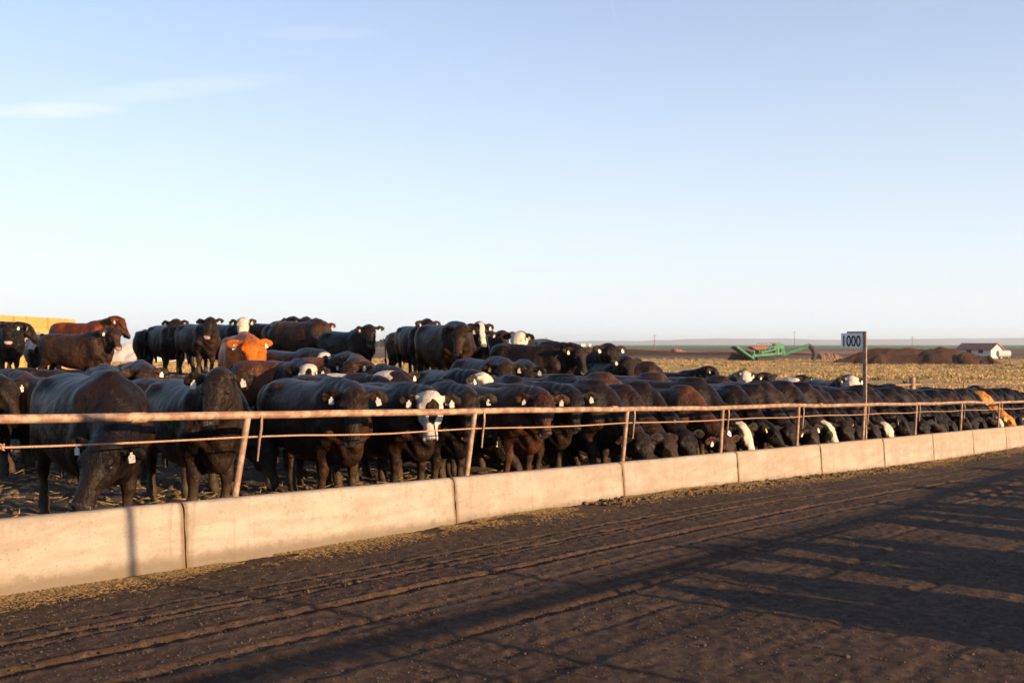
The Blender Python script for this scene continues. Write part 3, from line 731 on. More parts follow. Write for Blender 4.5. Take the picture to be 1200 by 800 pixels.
special = {748: 'first black steer feeding head down, just right of the third leaning post', 779: 'dark brown steer feeding with pale ear tags, second in the feeding row',
           800: 'black steer feeding close to the left of the reddish brown steer', 848: 'reddish brown steer feeding left of the white blazed head, long brown flank above the rail',
           868: 'black steer with a white blaze down its face, feeding', 903: 'black feeding steer with a yellow tag, right of the white blazed one', 965: 'feeding steer with a white nose in front of the number sign',
           1037: 'feeding steer with a pale face just right of the number sign post', 1170: 'feeding steer with a pale stripe on its face beside the tan steer', 1181: 'tan yellow steer feeding among black ones at the right'}
ref = 'the yellow tagged one'; cnt = 0
for px, pose, kw in feed:
    if pose == 'down': pose = random.choice(('down', 'down2', 'down3'))
    k = (px-600)/1200; vv = 7.0+random.uniform(-.02, .16)
    d = vv/(.63-.7766*k)
    if px in special:
        lab = special[px]; cnt = 0
        ref = {903: 'the yellow tagged feeding steer', 965: 'the white nosed feeding steer', 1037: 'the pale faced feeding steer', 1181: 'the tan steer', 1170: 'the stripe faced steer'}.get(px, ref)
    else:
        cnt += 1; lab = 'black steer feeding at the bunk, %s to the right of %s' % (ORD[cnt-1], ref)
    kw = dict(kw); s_ = .9+.11*random.random()
    steer(px, d, 51+random.uniform(-14, 13), pose, lab, s=s_, group='cattle feeding head down in a row', tags=(1, random.random() < .5), **kw)
# --- second row and middle herd: px, d, heading, pose, label, options
mid = [
 (6, 12, 30, 'mid', 'dark steer half cut off by the left edge, below the standing back row', {}),
 (30, 12.6, 60, 'midR', 'brownish steer head behind the big front steer rump at left', dict(coat=BRN, pink=.6)),
 (87, 13.8, 85, 'mid', 'dark steer whose brown forehead shows just above the front steer back', {}),
 (120, 14.2, 20, 'mid', 'steer with a yellow button over its white tag behind the front steer', dict(tagcol=YEL)),
 (170, 14.8, 25, 'mid', 'steer with light brown forehead standing between the two front left steers', dict(coat=BRN)),
 (150, 12.2, 70, 'mid', 'black steer hidden behind the head raised steer, only its dark back in view', {}),
 (310, 10.9, 68, 'down', 'black steer with a long level back behind the head raised steer', {}),
 (375, 11.6, 35, 'midR', 'steer with a tagged ear showing just behind the wrinkled chest steer', {}),
 (293, 16.5, 20, 'mid', 'bright orange red steer with lowered head facing the viewer', dict(coat=(.2, .06, .015), s=1.02)),
 (362, 14.9, 40, 'midR', 'black steer with a broken white arch on its forehead', dict(wf=.9, blotch=1)),
 (379, 16.3, 50, 'midR', 'black steer with a white patch between eyes, behind the arch faced one', dict(wf=.7, blotch=1)),
 (394, 15.8, 10, 'mid', 'black steer tucked beside the white patched faces', {}),
 (411, 15.4, 20, 'mid', 'dark steer with brown forehead in front of the light brown backed steer', dict(coat=BRN)),
 (430, 16.0, 100, 'down', 'light brown backed steer standing with its hide in the sun', dict(coat=(.04, .017, .009))),
 (453, 13.6, 60, 'mid', 'dark steer whose head is just left of the white blotched face', {}),
 (470, 14.6, 30, 'mid', 'dark brown steer behind the white blotched face', dict(coat=BRN)),
 (520, 14.2, 75, 'down', 'steer with a broad white patch along its back', dict(pd=.52)),
 (566, 14.6, 25, 'mid', 'cream faced steer with spread pale ears', dict(wf=1.5, coat=(.012, .009, .007), pink=1)),
 (592, 15.9, 30, 'midR', 'dark steer right of the cream face with a yellow tag', dict(tagcol=YEL)),
 (617, 16.2, 20, 'mid', 'steer with a pale chin below the white faced one', dict(pink=1)),
 (590, 12.7, 80, 'down', 'black steer with a long back behind the brown chested steers', {}),
 (700, 14.2, 55, 'midR', 'black steer with one white tag behind the first feeding steer', {}),
 (640, 13.9, 40, 'down', 'dark steer standing behind the close pair at the third post', {}),
 (760, 15.6, 62, 'down', 'brown backed steer showing above the rail over the first feeding ones', dict(coat=(.024, .012, .007))),
 (720, 14.6, 70, 'down', 'black steer with its back just below the near standing head', {}),
 (820, 16.4, 64, 'down', 'dark brown steer standing behind the reddish feeding steer', dict(coat=BRN)),
 # back row on the mound
 (10, 24.5, 25, 'up', 'dark steer with pink muzzle at the left edge below the hay stack', dict(pink=1)),
 (-12, 25.5, 60, 'up', 'black steer mostly outside the left edge, below the hay stack', {}),
 (41, 30, 30, 'upR', 'white faced steer peeking over a black back under the hay stack', dict(wf=1.4, s=1.0)),
 (32, 26.2, 80, 'mid', 'black steer standing sideways with its head behind the pink muzzled one', {}),
 (132, 23.2, 82, 'upR', 'long dark steer standing sideways on the mound, head turned to the viewer', dict(pink=.5, coat=BRN)),
 (140, 28.5, 78, 'up', 'red brown steer standing sideways behind the long dark one', dict(coat=RED, s=1.06)),
 (172, 28.5, 200, 'down', 'small black steer standing with rump to the viewer before the field', dict(s=.86)),
 (205, 25.6, 38, 'upR', 'tall black steer in profile shade with two white tags, on the mound', dict(s=.98)),
 (246, 24.0, 42, 'upR', 'black steer with brown lit face and pinkish muzzle on the mound', dict(pink=.7)),
 (284, 26.5, 45, 'upR', 'cream white faced black steer standing behind the orange red one', dict(wf=1.5, s=1.02)),
 (300, 28.0, 70, 'down', 'dark red steer seen between the cream face and the black pair', dict(coat=DRED, s=1.0)),
 (358, 24.5, 45, 'upR', 'black steer in the middle of the mound with a lit brown muzzle', dict(pink=.8, s=.96)),
 (345, 26.5, 62, 'upR', 'tall black steer behind the lit muzzle one, back against the sky', dict(s=1.04)),
 (380, 27.5, 40, 'up', 'tall dark steer with an orange tag, highest head of the left herd', dict(tagcol=(.8, .25, .02), coat=BRN, s=1.05)),
 (434, 22.0, 50, 'upR', 'black steer at the right end of the left herd beside the gap', dict(s=.9, dzz=-.1)),
 (402, 23.5, 60, 'down', 'brown backed steer sloping down towards the gap', dict(coat=BRN, s=.98)),
 (503, 23.6, 25, 'up', 'black steer standing just right of the gap in the herd', dict(s=.93)),
 (540, 19.8, 30, 'mid', 'big brown shouldered steer with lowered head right of the gap', dict(coat=BRN, s=1.02)),
 (540, 28.5, 72, 'down', 'steer with the highest back of the right herd against the sky', dict(coat=BRN, s=1.08)),
 (572, 27.5, 66, 'up', 'steer with small head showing over the highest backs', dict(coat=BRN, s=1.0)),
 (563, 22.6, 15, 'up', 'black steer with a small white star on its forehead', dict(wf=.45, s=.96)),
 (590, 25.5, 50, 'upR', 'black steer with a raised brown back left of the white faced one', dict(coat=BRN)),
 (578, 27.0, 60, 'down', 'dark steer in shade behind the star faced one', dict(s=1.02)),
 (608, 22.4, -20, 'up', 'tall steer with a bright white face and pink nose', dict(wf=1.3, pink=1, coat=GRY, s=1.0)),
 (640, 24.5, 235, 'mid', 'grey brown steer standing sideways right of the bright white face', dict(coat=GRY, s=1.02)),
 (678, 19.5, 68, 'midR', 'black steer with a lowered head at the right end of the herd', dict(s=.94)),
 (735, 19.6, 15, 'up', 'black steer with two white tags standing alone before the field', dict(s=.9)),
 (715, 20.8, 20, 'up', 'dark steer tall behind the two tagged one', dict(s=1.0)),
 (800, 22.5, 75, 'down', 'dark brown steer with a sloping back right of the two tagged one', dict(coat=BRN)),
 # back rows to the right
 (835, 25, 60, 'up', 'black steer low in the herd where the far fence meets the field', {}),
 (874, 24, 15, 'up', 'steer with a pale cream forehead low in the herd', dict(wf=1.4)),
 (900, 26, 70, 'upR', 'black steer right of the pale cream forehead', {}),
 (925, 27.5, 250, 'up', 'dark steer with upright ears sticking above the herd before the sign', dict(coat=BRN)),
 (943, 28, 30, 'up', 'dark steer right of the upright eared one', {}),
 (965, 25.5, 60, 'down', 'steer with a white strip along its back left of the sign', dict(pd=.5)),
 (999, 23.6, 12, 'up', 'cream white faced steer standing right behind the sign post', dict(wf=1.6, pink=1, s=1.08)),
 (985, 27, 70, 'mid', 'black steer behind the cream faced one at the sign', {}),
 (1045, 28, 60, 'mid', 'black steer in the back row right of the sign post', {}),
 (1075, 30, 70, 'down', 'black steer in the back row below the far fence post', {}),
 (1110, 31, 65, 'mid', 'black steer in the back row right of the far fence post', {}),
 (1148, 33, 30, 'up', 'black steer with its head highest near the right edge', {}),
 (1180, 34, 60, 'down', 'black steer in the back row at the right edge', {}),
 (1205, 35, 60, 'mid', 'black steer cut off by the right edge in the back row', {}),
 (885, 20.5, 58, 'down', 'dark steer between the feeding row and the pale cream forehead', {}),
 (930, 21.5, 62, 'down', 'brown tinted steer between the feeding row and the upright eared one', dict(coat=BRN)),
 (975, 22.5, 58, 'down', 'black steer between the feeding row and the white strip back', {}),
 (1040, 24.5, 62, 'down', 'black steer behind the feeding row just right of the sign', {}),
 (1085, 26.5, 60, 'down', 'dark steer behind the feeding row below the back row', dict(coat=BRN)),
 (1125, 29, 62, 'down', 'black steer behind the feeding row left of the tan steer', {}),
 (1165, 31, 62, 'down', 'black steer directly behind the tan steer', {}),
]
for px, d, a, pose, lab, kw in mid:
    if pose == 'mid': pose = random.choice(('mid', 'mid', 'midL', 'midR'))
    if pose == 'down': pose = random.choice(('down', 'down3', 'downR'))
    kw = dict(kw)
    far_ = d > 21
    steer(px, d, a, pose, lab, group=G1, eyes=not far_, **kw)
# cattle at the opposite bunk, outside the frame: they throw the long shadows on the road
for i, (u, pose, s_) in enumerate([(6.6, 'down', .93), (7.4, 'down', .95), (8.2, 'up', .9), (9.0, 'down', .98), (9.7, 'down', .93), (11.3, 'mid', .95), (12.1, 'down', .97), (12.8, 'down', 1.0), (13.5, 'down', .95), (14.9, 'down', .97), (15.7, 'up', .95), (16.5, 'down', .97), (17.2, 'down', 1.0), (18.6, 'down', .97), (19.4, 'down', .97), (20.3, 'down', .97), (21.2, 'up', .97), (22.2, 'down', .97), (23, 'down', 1.0), (24.2, 'down', 1.0), (25.1, 'down', 1.0), (26.4, 'down', 1.0), (27.5, 'down', 1.0), (29, 'down', 1.0)]):
    steer(0, 0, 231+random.uniform(-10, 10), pose, 'black steer at the bunk across the road behind the viewer', s=s_, world=P(u, -2.6 if pose == 'down' else -3.1), group='cattle across the road', eyes=False, tags=(0, 0))

# ------------------------------------------------------------------ far fence across the pen
def back_fence():
    pts = [(-60, 41), (-20, 39.5), (12.0, 39.5), (17.0, 43.5), (26, 44.0), (40, 45)]
    root = empty('back_fence', (0, 40, 0)); rails = MB()
    xs = np.arange(-58, 39, .6)
    def W(x, h):
        y = float(np.interp(x, [p[0] for p in pts], [p[1] for p in pts])); return Vector((x, y-40, float(pen_z(x, y))+h))
    for h, r in ((1.25, .035), (.75, .012), (.45, .012)): rails.path([W(x, h) for x in xs], r, 8)
    rails.build('rail', M_pipe, root, smooth=True)
    for x in np.arange(-57, 39, 3.05):
        MB().tube(W(x, -.2), W(x, 1.3), .045, k=8).build('post', M_pipe, root, smooth=True)
    MB().tube(W(17.0, -.2), W(17.0, 1.55), .13, k=12).build('corner_post', M_pipe, root, smooth=True)
    tag(root, 'low rusty pipe fence running across behind the herd at the field edge', 'fence')
back_fence()

# ------------------------------------------------------------------ hay stack of square bales
m = NT('hay'); v = m.coord(scale=(1, 1, 6)); a = m.noise(v, 3, 6, .7); b = m.noise(m.coord(), 2.5, 3); oi = m.n('ShaderNodeObjectInfo')
col = m.mix(m.ramp(a, .35, .65), (.38, .19, .05), (.54, .3, .09)); col = m.mix(m.math('MULTIPLY', oi.outputs['Random'], .45), col, (.45, .33, .14)); col = m.mix(m.ramp(b, .6, .75, 0, .6), col, (.3, .16, .05))
M_hay = m.fin(col, .9, .1, m.bump(a, .8, .05))
M_twine = m_simple('twine', (.45, .25, .08), .8)
def hay_mesh():
    bm = bmesh.new(); bmesh.ops.create_cube(bm, size=1); bmesh.ops.scale(bm, vec=(2.42, 2.36, 1.13), verts=bm.verts)
    bmesh.ops.bevel(bm, geom=list(bm.edges), offset=.07, segments=2, affect='EDGES'); bmesh.ops.subdivide_edges(bm, edges=list(bm.edges), cuts=4, use_grid_fill=True)
    for q in bm.verts:
        c = q.co; k = .03*float(vn(c.x*4+9, c.z*5+c.y*3, 2))+.012*float(vn(c.x*14, c.z*14+c.y*9, 5))
        for t in (-.75, -.3, .3, .75): k -= .02*math.exp(-((c.y-t)/.06)**2)
        q.co += c.normalized()*k
    me = LK.meshes.new('hay_bale'); bm.to_mesh(me); bm.free(); me.materials.append(M_hay); return me
hm_ = hay_mesh()
for i in range(10):
    for j in range(5):
        o = LK.objects.new('hay_bale', hm_); C.objects.link(o)
        o.location = (-50.0+random.uniform(-.16, .16), 115-1.2-i*2.42, FIELD+.57+j*1.145); o.rotation_euler = (0, random.choice((0, math.pi)), random.uniform(-.012, .012)+random.choice((0, math.pi)))
        tag(o, 'straw coloured square bale stacked in the long hay wall at far left', 'hay bale', 'hay bales in the big stack')

# ------------------------------------------------------------------ dirt mounds, barn, screening machine, poles, trees, town, hills
M_mound = dirt_material('compost_dirt', (.05, .025, .016), (.075, .036, .022), (.035, .018, .012), sc1=.3, bumpd=.2)
M_clay = dirt_material('pale_dirt', (.2, .11, .075), (.26, .15, .1), (.16, .09, .06), sc1=.2, bumpd=.2)
def mound(cx, cy, lx, ly, hgt, name, label, cat, mat=M_mound, seed=0, peak=.5, flat=.0, kind=None, group=None):
    xs = np.linspace(-1, 1, 90); ys = np.linspace(-1, 1, 40); A_, B_, F = grid(xs, ys)
    ridge = np.clip((1-np.abs(A_))*2.6, 0, 1)*(1-flat*.0)
    ridge = ridge*(.78+.3*vn((A_+3)*2.2, A_*0, seed)+.05*vn(A_*9, A_*0, seed+1))
    z = np.minimum(ridge, 1.06)-np.abs(B_)*1.0; z = np.maximum(z, -.08)
    z = z + .10*fbm(A_*11, B_*5, 4, seed+5)*(z > 0)
    V = np.stack([(A_*lx/2).ravel(), (B_*ly/2).ravel(), (z*hgt).ravel()], 1)
    o = np_mesh(name, V, F, mat); o.location = (cx, cy, FIELD)
    tag(o, label, cat, group, kind); return o
def at(px, d): return (px-600)/1200*d
mound(at(1085, 152), 152, 23, 7, 2.6, 'compost_pile', 'long dark brown dirt pile right of the sign, in front of the barn', 'dirt pile', seed=3)
mound(at(1055, 165), 165, 22, 8, 3.0, 'compost_pile', 'dark brown dirt pile behind the long one, touching the sign post', 'dirt pile', seed=8)
mound(at(1138, 150), 150, 9, 6, 1.7, 'compost_pile', 'low reddish dirt pile at the right foot of the long one', 'dirt pile', seed=12)
mound(at(972, 195), 195, 6, 5, 1.7, 'compost_pile', 'small pale dirt heap under the right conveyor end', 'dirt pile', mat=M_clay, seed=5)
mound(at(868, 188), 188, 5, 4, 1.9, 'compost_pile', 'small dark heap at the left of the green machine', 'dirt pile', seed=6)
mound(at(780, 275), 275, 95, 12, 1.6, 'earth_bank', 'long low dark earth bank across the plain behind the field', 'earth bank', seed=15, flat=1)
mound(at(700, 330), 330, 90, 14, 1.7, 'earth_bank', 'reddish earth bank far off behind the gap right of the herd', 'earth bank', mat=M_clay, seed=21)
mound(at(960, 330), 330, 80, 14, 1.4, 'earth_bank', 'pale earth bank far off behind the green machine', 'earth bank', mat=M_clay, seed=25)
mound(at(794, 300), 300, 6, 5, 1.9, 'compost_pile', 'small conical heap far off left of the machine', 'dirt pile', mat=M_clay, seed=27)
mound(at(138, 180), 180, 26, 10, 3.9, 'gravel_pile', 'pale whitish heap behind the red brown steer right of the hay', 'gravel pile', mat=m_simple('pale_gravel', (.5, .42, .36), .9), seed=31)
# barn
M_barnw = m_simple('barn_white', (.55, .5, .45), .7, var=.08); M_roof = m_simple('barn_roof', (.3, .12, .08), .6, var=.25, sc_=2); M_dark = m_simple('dark_opening', (.02, .02, .022), .6)
def barn(px, d, wl, wd, hw, hr, rz, label):
    root = empty('barn', (at(px, d), d, FIELD), rz)
    gp = [(-wd/2, 0), (wd/2, 0), (wd/2, hw), (0, hr), (-wd/2, hw)]
    MB().prism(gp, lambda p, t: (wl*(t-.5), p[0], p[1])).build('wall', M_barnw, root)
    e = .35; r = MB(); sl = (hr-hw)/(wd/2)
    for sg in (-1, 1):
        q = [(0, hr+.03), (sg*(wd/2+e), hw-e*sl+.03), (sg*(wd/2+e), hw-e*sl+.17), (0, hr+.19)]
        r.prism(q, lambda p, t: ((wl+.7)*(t-.5), p[0], p[1]))
    r.build('roof', M_roof, root)
    MB().box((wl/2+.03, 0, 1.1), (.06, 1.8, 2.2)).build('door', m_simple('barn_door', (.5, .45, .4), .6), root)
    MB().box((-wl*.15, -wd/2-.03, 1.5), (1.0, .06, .8)).build('window', M_dark, root)
    MB().box((wl*.2, -wd/2-.03, 1.5), (1.0, .06, .8)).build('window', M_dark, root)
    tag(root, label, 'barn'); return root
barn(1148, 215, 7.2, 4.6, 1.9, 3.0, R(-52), 'white barn with a rusty red gable roof behind the dirt piles')
t = empty('storage_tank', (at(1176, 208), 208, FIELD)); MB().tube((-1.2, 0, 1), (1.2, 0, 1), .7, k=16).build('tank', M_barnw, t, smooth=True); MB().box((-.8, 0, .2), (.2, 1, .5)).box((.8, 0, .2), (.2, 1, .5)).build('cradle', M_steel, t); tag(t, 'small white tank beside the right end of the barn', 'tank')
# screening machine
M_green = m_simple('machine_green', (.06, .2, .10), .45, .5, var=.2, sc_=1.5); M_orange = m_simple('machine_orange', (.26, .09, .035), .6, var=.2); M_rub = m_simple('rubber_belt', (.04, .03, .028), .8)
def machine():
    d = 186; root = empty('screening_machine', (at(902, d), d, FIELD), R(4)); s = d/1200
    def Q(px, py, yy=0): return Vector(((px-905)*s, yy, (422.5-py)*s))
    b = MB(); b.prism([(882, 415.5), (921, 412.5), (921, 415), (882, 418.5)], lambda p, t: Q(p[0], p[1], -1.2+2.4*t)); b.build('chassis', M_green, root, bevel=.05)
    b = MB(); b.prism([(889, 409.8), (910, 405.2), (911, 410), (891, 415)], lambda p, t: Q(p[0], p[1], -1.1+2.2*t)); b.build('screen_box', M_green, root, bevel=.05)
    b = MB()
    for q in (893, 898.5, 904): b.prism([(q, 409.9-(q-893)*.2), (q+3.6, 409.1-(q-893)*.2), (q+3.9, 411.3-(q-893)*.2), (q+.3, 412.2-(q-893)*.2)], lambda p, t: Q(p[0], p[1], -1.16+.08*t))
    b.build('side_panel', M_rub, root)
    b = MB()
    for q in (884, 893, 912, 919): b.tube(Q(q, 408 if q > 890 else 411, -1.15), Q(q, 416, -1.15), .12, k=6)
    b.build('strut', M_green, root)
    b = MB(); b.prism([(880, 406.5), (900, 405.5), (898, 409), (886, 410)], lambda p, t: Q(p[0], p[1], -1.4+2.8*t)); b.build('hopper', M_orange, root, bevel=.04)
    b = MB()
    for yy in (-1.3, 1.3): b.tube(Q(863, 406.5, yy), Q(884, 421, yy), .22, k=6)
    b.tube(Q(863, 406.5, -1.3), Q(863, 406.5, 1.3), .2, k=6); b.build('tail_conveyor', M_green, root)
    b = MB(); b.prism([(862, 406), (884, 420), (883, 422), (860, 407.5)], lambda p, t: Q(p[0], p[1], -1.0+2*t)); b.build('tail_belt', M_rub, root)
    b = MB()
    for yy in (-.5, .5):
        b.tube(Q(918, 415, yy), Q(951, 404.5, yy), .13, k=6); b.tube(Q(920, 417, yy), Q(950, 406.5, yy), .1, k=6)
        for i in range(7): b.tube(Q(920+i*4.4, 414.8-i*1.45, yy), Q(923+i*4.3, 416-i*1.5, yy), .05, k=4)
    b.build('long_conveyor', M_green, root)
    b = MB(); b.path([Q(951, 404.5), Q(956, 408), Q(959, 415), Q(957, 422)], [.35, .45, .4, .5], 8); b.build('discharge_chute', M_rub, root)
    b = MB(); b.box(Q(915, 408), (1.8, 1.6, 1.6)).build('engine_box', M_green, root, bevel=.06)
    b = MB()
    for px in (890, 898, 906): b.tube(Q(px, 422, -1.1), Q(px, 422, 1.1), .55, k=16)
    b.box(Q(898, 422, -1.2), (3.2, .35, 1.0)).box(Q(898, 422, 1.2), (3.2, .35, 1.0)); b.build('track', M_rub, root, smooth=True)
    b = MB()
    for i in range(6): b.tube(Q(887+i*5.5, 404.5-.2*i, -1.3), Q(887+i*5.5, 402.6-.2*i, -1.3), .05, k=5)
    b.tube(Q(887, 402.6, -1.3), Q(915, 401.8, -1.3), .05, k=5); b.build('handrail', M_orange, root)
    tag(root, 'green and orange screening machine with conveyors on the plain beyond the field', 'machine')
machine()
# utility poles
M_wood = m_simple('pole_wood', (.16, .11, .08), .8)
for px, d, hh, lb in ((767, 520, 8, 'thin utility pole far off above the two tagged steer, left of the green machine'), (931, 700, 12, 'distant utility pole above the long conveyor'), (1069, 640, 8, 'distant utility pole above the dark dirt piles'), (640, 600, 7, 'distant utility pole near the end of the herd')):
    r = empty('utility_pole', (at(px, d), d, FIELD)); MB().tube((0, 0, 0), (0, 0, hh), .2, .13, k=8).build('pole', M_wood, r, smooth=True)
    MB().box((0, 0, hh-.7), (2.2, .15, .15)).build('crossarm', M_wood, r); tag(r, lb, 'utility pole')
# far trees
M_leaf = m_simple('far_leaves', (.09, .09, .05), .9, var=.3); M_trunk = m_simple('trunk', (.12, .09, .07), .9)
def tree_meshes(seed, h, w_):
    rg = random.Random(seed); mb = MB()
    for i in range(240):
        t = rg.random()**.7; a = rg.random()*6.28; r_ = w_*math.sqrt(rg.random())*math.sin(math.pi*(.12+.8*t))
        c = Vector((r_*math.cos(a), r_*math.sin(a), h*(.18+.8*t))); sz = rg.uniform(.25, .55)
        x = Vector((rg.gauss(0, 1), rg.gauss(0, 1), rg.gauss(0, 1))).normalized(); y = x.orthogonal().normalized()
        n = len(mb.V); mb.V += [c-x*sz-y*sz*.6, c+x*sz-y*sz*.6, c+x*sz*.7+y*sz, c-x*sz*.7+y*sz]; mb.F.append([n, n+1, n+2, n+3])
    me = LK.meshes.new('crown'); me.from_pydata([tuple(q) for q in mb.V], [], mb.F); me.materials.append(M_leaf)
    tb = MB(); tb.path([(0, 0, 0), (.1, 0, h*.3), (0, .05, h*.75)], [.2, .15, .05], 7)
    for a in range(5): tb.tube((0, 0, h*(.25+.1*a)), (math.cos(a*2)*w_*.6, math.sin(a*2)*w_*.6, h*(.45+.1*a)), .08, .03, k=5)
    k = tb.build('trunk', M_trunk); tm = k.data; LK.objects.remove(k); return me, tm
tms = [tree_meshes(i, 6.5, 1.7) for i in range(3)]
for i in range(17):
    px = 410+i*3.3; d = 720+random.uniform(-25, 25); r = empty('row_tree', (at(px, d), d, FIELD), random.random()*6); s_ = random.uniform(.7, 1.05); r.scale = (s_, s_, s_)
    for nm, me in zip(('crown', 'trunk'), random.choice(tms)):
        c = LK.objects.new(nm, me); C.objects.link(c); c.parent = r
    tag(r, 'pale distant tree in the row seen through the gap in the herd', 'tree', 'trees in the distant row')
# distant low buildings
for i in range(16):
    px = random.uniform(596, 690); d = random.uniform(1300, 1700)
    r = empty('far_building', (at(px, d), d, FIELD), random.uniform(-.5, .5)); wl = random.uniform(5, 13); hw = random.uniform(1.8, 4)
    MB().prism([(-4, 0), (4, 0), (4, hw), (0, hw+1.2), (-4, hw)], lambda p, t: (wl*(t-.5), p[0], p[1])).build('wall', M_barnw, r)
    MB().prism([(-4.3, hw), (0, hw+1.3), (4.3, hw), (4.3, hw+.2), (0, hw+1.55), (-4.3, hw+.2)], lambda p, t: ((wl+.6)*(t-.5), p[0], p[1])).build('roof', M_roof if i % 4 == 0 else M_barnw, r)
    tag(r, 'tiny pale farm building far off on the horizon', 'building', 'farm buildings on the horizon')
# hills
M_hill = m_simple('hill_earth', (.2, .16, .13), .95, var=.2, sc_=.002)
xs = np.linspace(-5200, 8200, 260); ys = np.linspace(0, 1, 14); A_, B_, F = grid(xs, ys)
hz = 88*(.55+.35*vn(A_/2600, A_*0, 41)+.12*vn(A_/600, A_*0, 42)+.05*vn(A_/150, A_*0, 43))*sst(-1500, 1200, A_)
Z = FIELD-2+hz*np.sin(B_*math.pi)**.8+0*B_
o = np_mesh('hills', np.stack([A_.ravel(), (8800+B_*1800).ravel(), Z.ravel()], 1), F, M_hill); tag(o, kind='structure')

# ------------------------------------------------------------------ loose stuff
def scatter(name, label, cat, mat, pts, sizes, shape='rock', seed=0):
    rg = np.random.default_rng(seed); n = len(pts); pts = np.asarray(pts); sizes = np.asarray(sizes)
    if shape == 'rock':
        base = np.array([(1, 0, 0), (-1, 0, 0), (0, 1, 0), (0, -1, 0), (0, 0, 1), (0, 0, -1)], float)
        bf = np.array([(0, 2, 4), (2, 1, 4), (1, 3, 4), (3, 0, 4), (2, 0, 5), (1, 2, 5), (3, 1, 5), (0, 3, 5)])
        # subdivide once for rounder lumps
        vs_ = [tuple(b) for b in base]; fs = []; cache = {}
        def mid_(a, b):
            k = (min(a, b), max(a, b))
            if k not in cache: q = (np.array(vs_[a])+np.array(vs_[b])); vs_.append(tuple(q/np.linalg.norm(q))); cache[k] = len(vs_)-1
            return cache[k]
        for a, b, c in bf:
            ab, bc, ca = mid_(a, b), mid_(b, c), mid_(c, a); fs += [(a, ab, ca), (b, bc, ab), (c, ca, bc), (ab, bc, ca)]
        base = np.array(vs_); bf = np.array(fs)
        V = base[None]*(1+rg.uniform(-.42, .42, (n, len(base), 1)))*sizes[:, None, None]*rg.uniform(.6, 1.2, (n, 1, 3))*np.array((1, 1, .7))
    else:   # stalk: thin prism
        base = np.array([(-1, -.07, 0), (1, -.05, 0), (1, .05, 0), (-1, .07, 0), (-.9, 0, .12), (.9, 0, .12)], float)
        bf = np.array([(0, 1, 5), (0, 5, 4), (3, 4, 5), (3, 5, 2), (0, 4, 3), (1, 2, 5)])
        V = np.repeat(base[None], n, 0)*sizes[:, None, None]
    a = rg.uniform(0, 6.28, n); ca, sa = np.cos(a)[:, None], np.sin(a)[:, None]
    tl = rg.uniform(-.35, .35, n)[:, None] if shape != 'rock' else np.zeros((n, 1))
    x, y, z = V[..., 0], V[..., 1], V[..., 2]+V[..., 0]*tl
    V = np.stack([x*ca-y*sa, x*sa+y*ca, z], 2)+pts[:, None, :]
    F = (bf[None]+(np.arange(n)*len(base))[:, None, None]).reshape(-1, 3)
    o = np_mesh(name, V.reshape(-1, 3), F, mat, smooth=False); tag(o, label, cat, kind='stuff'); return o
M_peb = dirt_material('pebbles', (.06, .04, .03), (.09, .062, .045), (.13, .095, .07), sc1=3)
M_straw = m_simple('straw', (.33, .205, .075), .8, var=.35, sc_=40)
M_clod = dirt_material('clods', (.06, .04, .026), (.11, .07, .038), (.2, .13, .06), sc1=2)
n = 50000; u = 1.5+rng.random(n)**1.6*26; v_ = rng.uniform(.6, 6.1, n); x_, y_ = P(u, v_); sz_ = .0025+.005*rng.random(n)**4+ .010*(rng.random(n) > .994)*rng.random(n)
scatter('road_pebbles', 'small brown pebbles and dirt crumbs strewn over the road', 'pebbles', M_peb, np.stack([x_, y_, road_base(u)+.004+.012*fbm(u/3.5, v_/1.4, 2, 4)], 1), sz_, seed=1)
n = 75000; u = 1+rng.random(n)**1.3*36; v_ = 6.33-np.abs(rng.normal(0, .15, n))*(1.1+.5*vn(u*.9, u*0, 77)+.02*u); x_, y_ = P(u, v_)
keep = (fbm(u*1.7, v_*5, 3, 78) > -.33)
zz = road_base(u)+.05*sst(5.75, 6.4, v_)*(.6+.5*fbm(u/.6, v_/.3, 3, 30))*sst(4, 12, u) - .045*sst(8, 4, u)*sst(4.5, 6.2, v_)+.012*fbm(u/3.5, v_/1.4, 2, 4)+.012
scatter('spilled_feed', 'golden straw and spilled feed along the foot of the bunk', 'straw', M_straw, np.stack([x_, y_, zz], 1)[keep], (.006+.016*rng.random(n)**2)[keep], 'stalk', 2)
n = 1600; u = 9+rng.random(n)**1.2*24; v_ = 6.3-np.abs(rng.normal(0, .16, n)); x_, y_ = P(u, v_)
scatter('dirt_clods', 'dark clods of dirt and feed piled at the foot of the bunk', 'clods', M_clod, np.stack([x_, y_, road_base(u)+.03], 1), .01+.03*rng.random(n)**3, seed=3)
n = 16000; u = -2+rng.random(n)**1.2*34; v_ = 7.5+rng.random(n)**1.3*16; x_, y_ = P(u, v_)
scatter('pen_clods', 'trampled clods of manure and dirt covering the pen floor', 'clods', M_clod, np.stack([x_, y_, pen_z(x_, y_)+.02], 1), .015+.05*rng.random(n)**3, seed=4)
n = 7000; u = -2+rng.random(n)**1.2*30; v_ = 7.5+rng.random(n)**1.3*12; x_, y_ = P(u, v_)
scatter('pen_straw', 'pale trampled straw lying on the pen floor', 'straw', M_straw, np.stack([x_, y_, pen_z(x_, y_)+.05], 1), .03+.05*rng.random(n), 'stalk', 5)
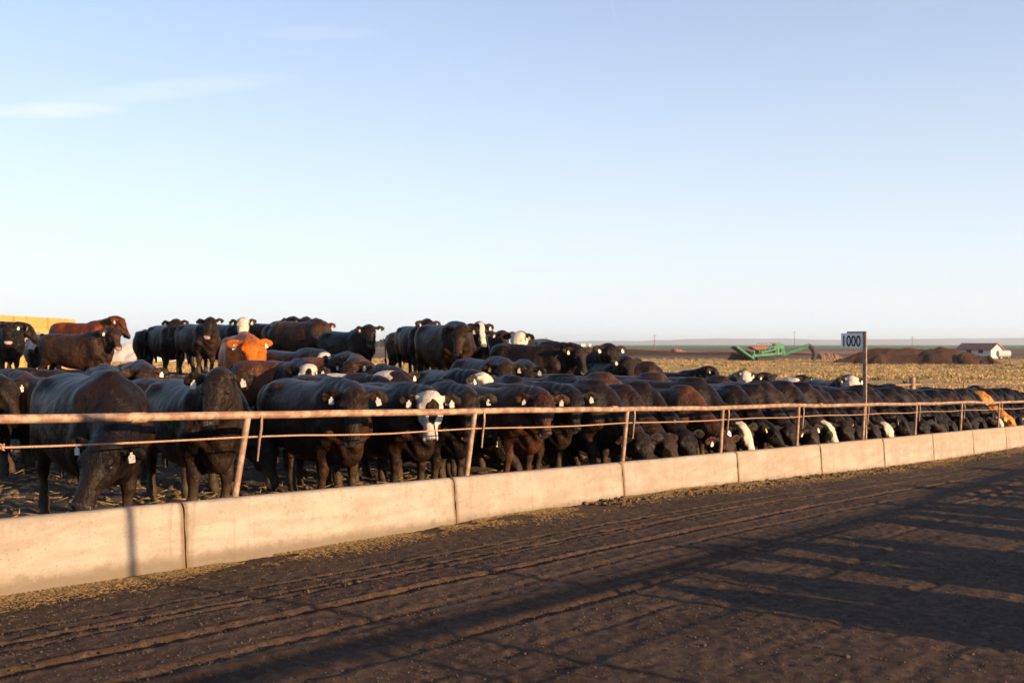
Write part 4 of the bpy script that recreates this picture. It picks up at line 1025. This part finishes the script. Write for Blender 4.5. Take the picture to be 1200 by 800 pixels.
# stubble tufts and weeds in the field
def tufts(name, label, mat, X, Y, Hh, Ww, blades, seed, cat):
    rg = np.random.default_rng(seed); n = len(X); B = blades
    a = rg.uniform(0, 6.28, (n, B)); r = rg.random((n, B))**.5*Ww[:, None]; bx = X[:, None]+r*np.cos(a); by = Y[:, None]+r*np.sin(a)
    lean = rg.normal(0, .35, (n, B, 2)); hh = Hh[:, None]*rg.uniform(.5, 1.1, (n, B)); wv = Hh[:, None]*.16+.02
    t = rg.uniform(0, 6.28, (n, B)); dx_, dy_ = np.cos(t)*wv, np.sin(t)*wv; z0 = np.full((n, B), FIELD-.02)
    p0 = np.stack([bx-dx_, by-dy_, z0], 2); p1 = np.stack([bx+dx_, by+dy_, z0], 2)
    p2 = np.stack([bx+dx_*.5+lean[..., 0]*hh, by+dy_*.5+lean[..., 1]*hh, z0+hh], 2); p3 = np.stack([bx-dx_*.5+lean[..., 0]*hh, by-dy_*.5+lean[..., 1]*hh, z0+hh*.95], 2)
    V = np.stack([p0, p1, p2, p3], 2).reshape(-1, 3); F = np.arange(len(V)).reshape(-1, 4)
    o = np_mesh(name, V, F, mat, smooth=False); tag(o, label, cat, kind='stuff')
M_stub = m_simple('dry_stubble', (.40, .26, .10), .9, var=.3, sc_=.4); M_weed = m_simple('green_weed', (.12, .125, .045), .9, var=.35, sc_=.6)
n = 42000; Y = 47+rng.random(n)**1.5*165; X = rng.uniform(-.56, .56, n)*Y; k = fbm(X/9, Y/4, 3, 99) > -.25
tufts('stubble', 'dry golden stubble covering the field behind the pen', M_stub, X[k], Y[k], rng.uniform(.08, .2, n)[k], rng.uniform(.1, .35, n)[k], 5, 8, 'stubble')
n = 5000; Y = 47+rng.random(n)**1.3*165; X = rng.uniform(-.56, .56, n)*Y; k = (fbm(X/7, Y/3.2, 3, 101) > .28) | ((fbm(X/5, Y/5, 2, 5) > 0) & (np.abs(Y-140) < 6)) | ((X < -18) & (Y < 75) & (rng.random(n) < .5))
tufts('weeds', 'low green weeds growing in patches through the stubble', M_weed, X[k], Y[k], rng.uniform(.12, .38, n)[k], rng.uniform(.2, .7, n)[k], 8, 9, 'weeds')
# ------------------------------------------------------------------ air
hz_ = MB().box((0, 5000, 46.5), (26000, 24000, 106)); m = LK.materials.new('air'); m.use_nodes = True; m.node_tree.nodes.clear()
oo = m.node_tree.nodes.new('ShaderNodeOutputMaterial'); vv = m.node_tree.nodes.new('ShaderNodeVolumePrincipled'); m.node_tree.links.new(vv.outputs[0], oo.inputs['Volume'])
vv.inputs['Color'].default_value = (.74, .87, 1, 1); vv.inputs['Density'].default_value = .0001; vv.inputs['Anisotropy'].default_value = .1
o = hz_.build('haze', m); tag(o, kind='stuff')
print('steers', steer_n)
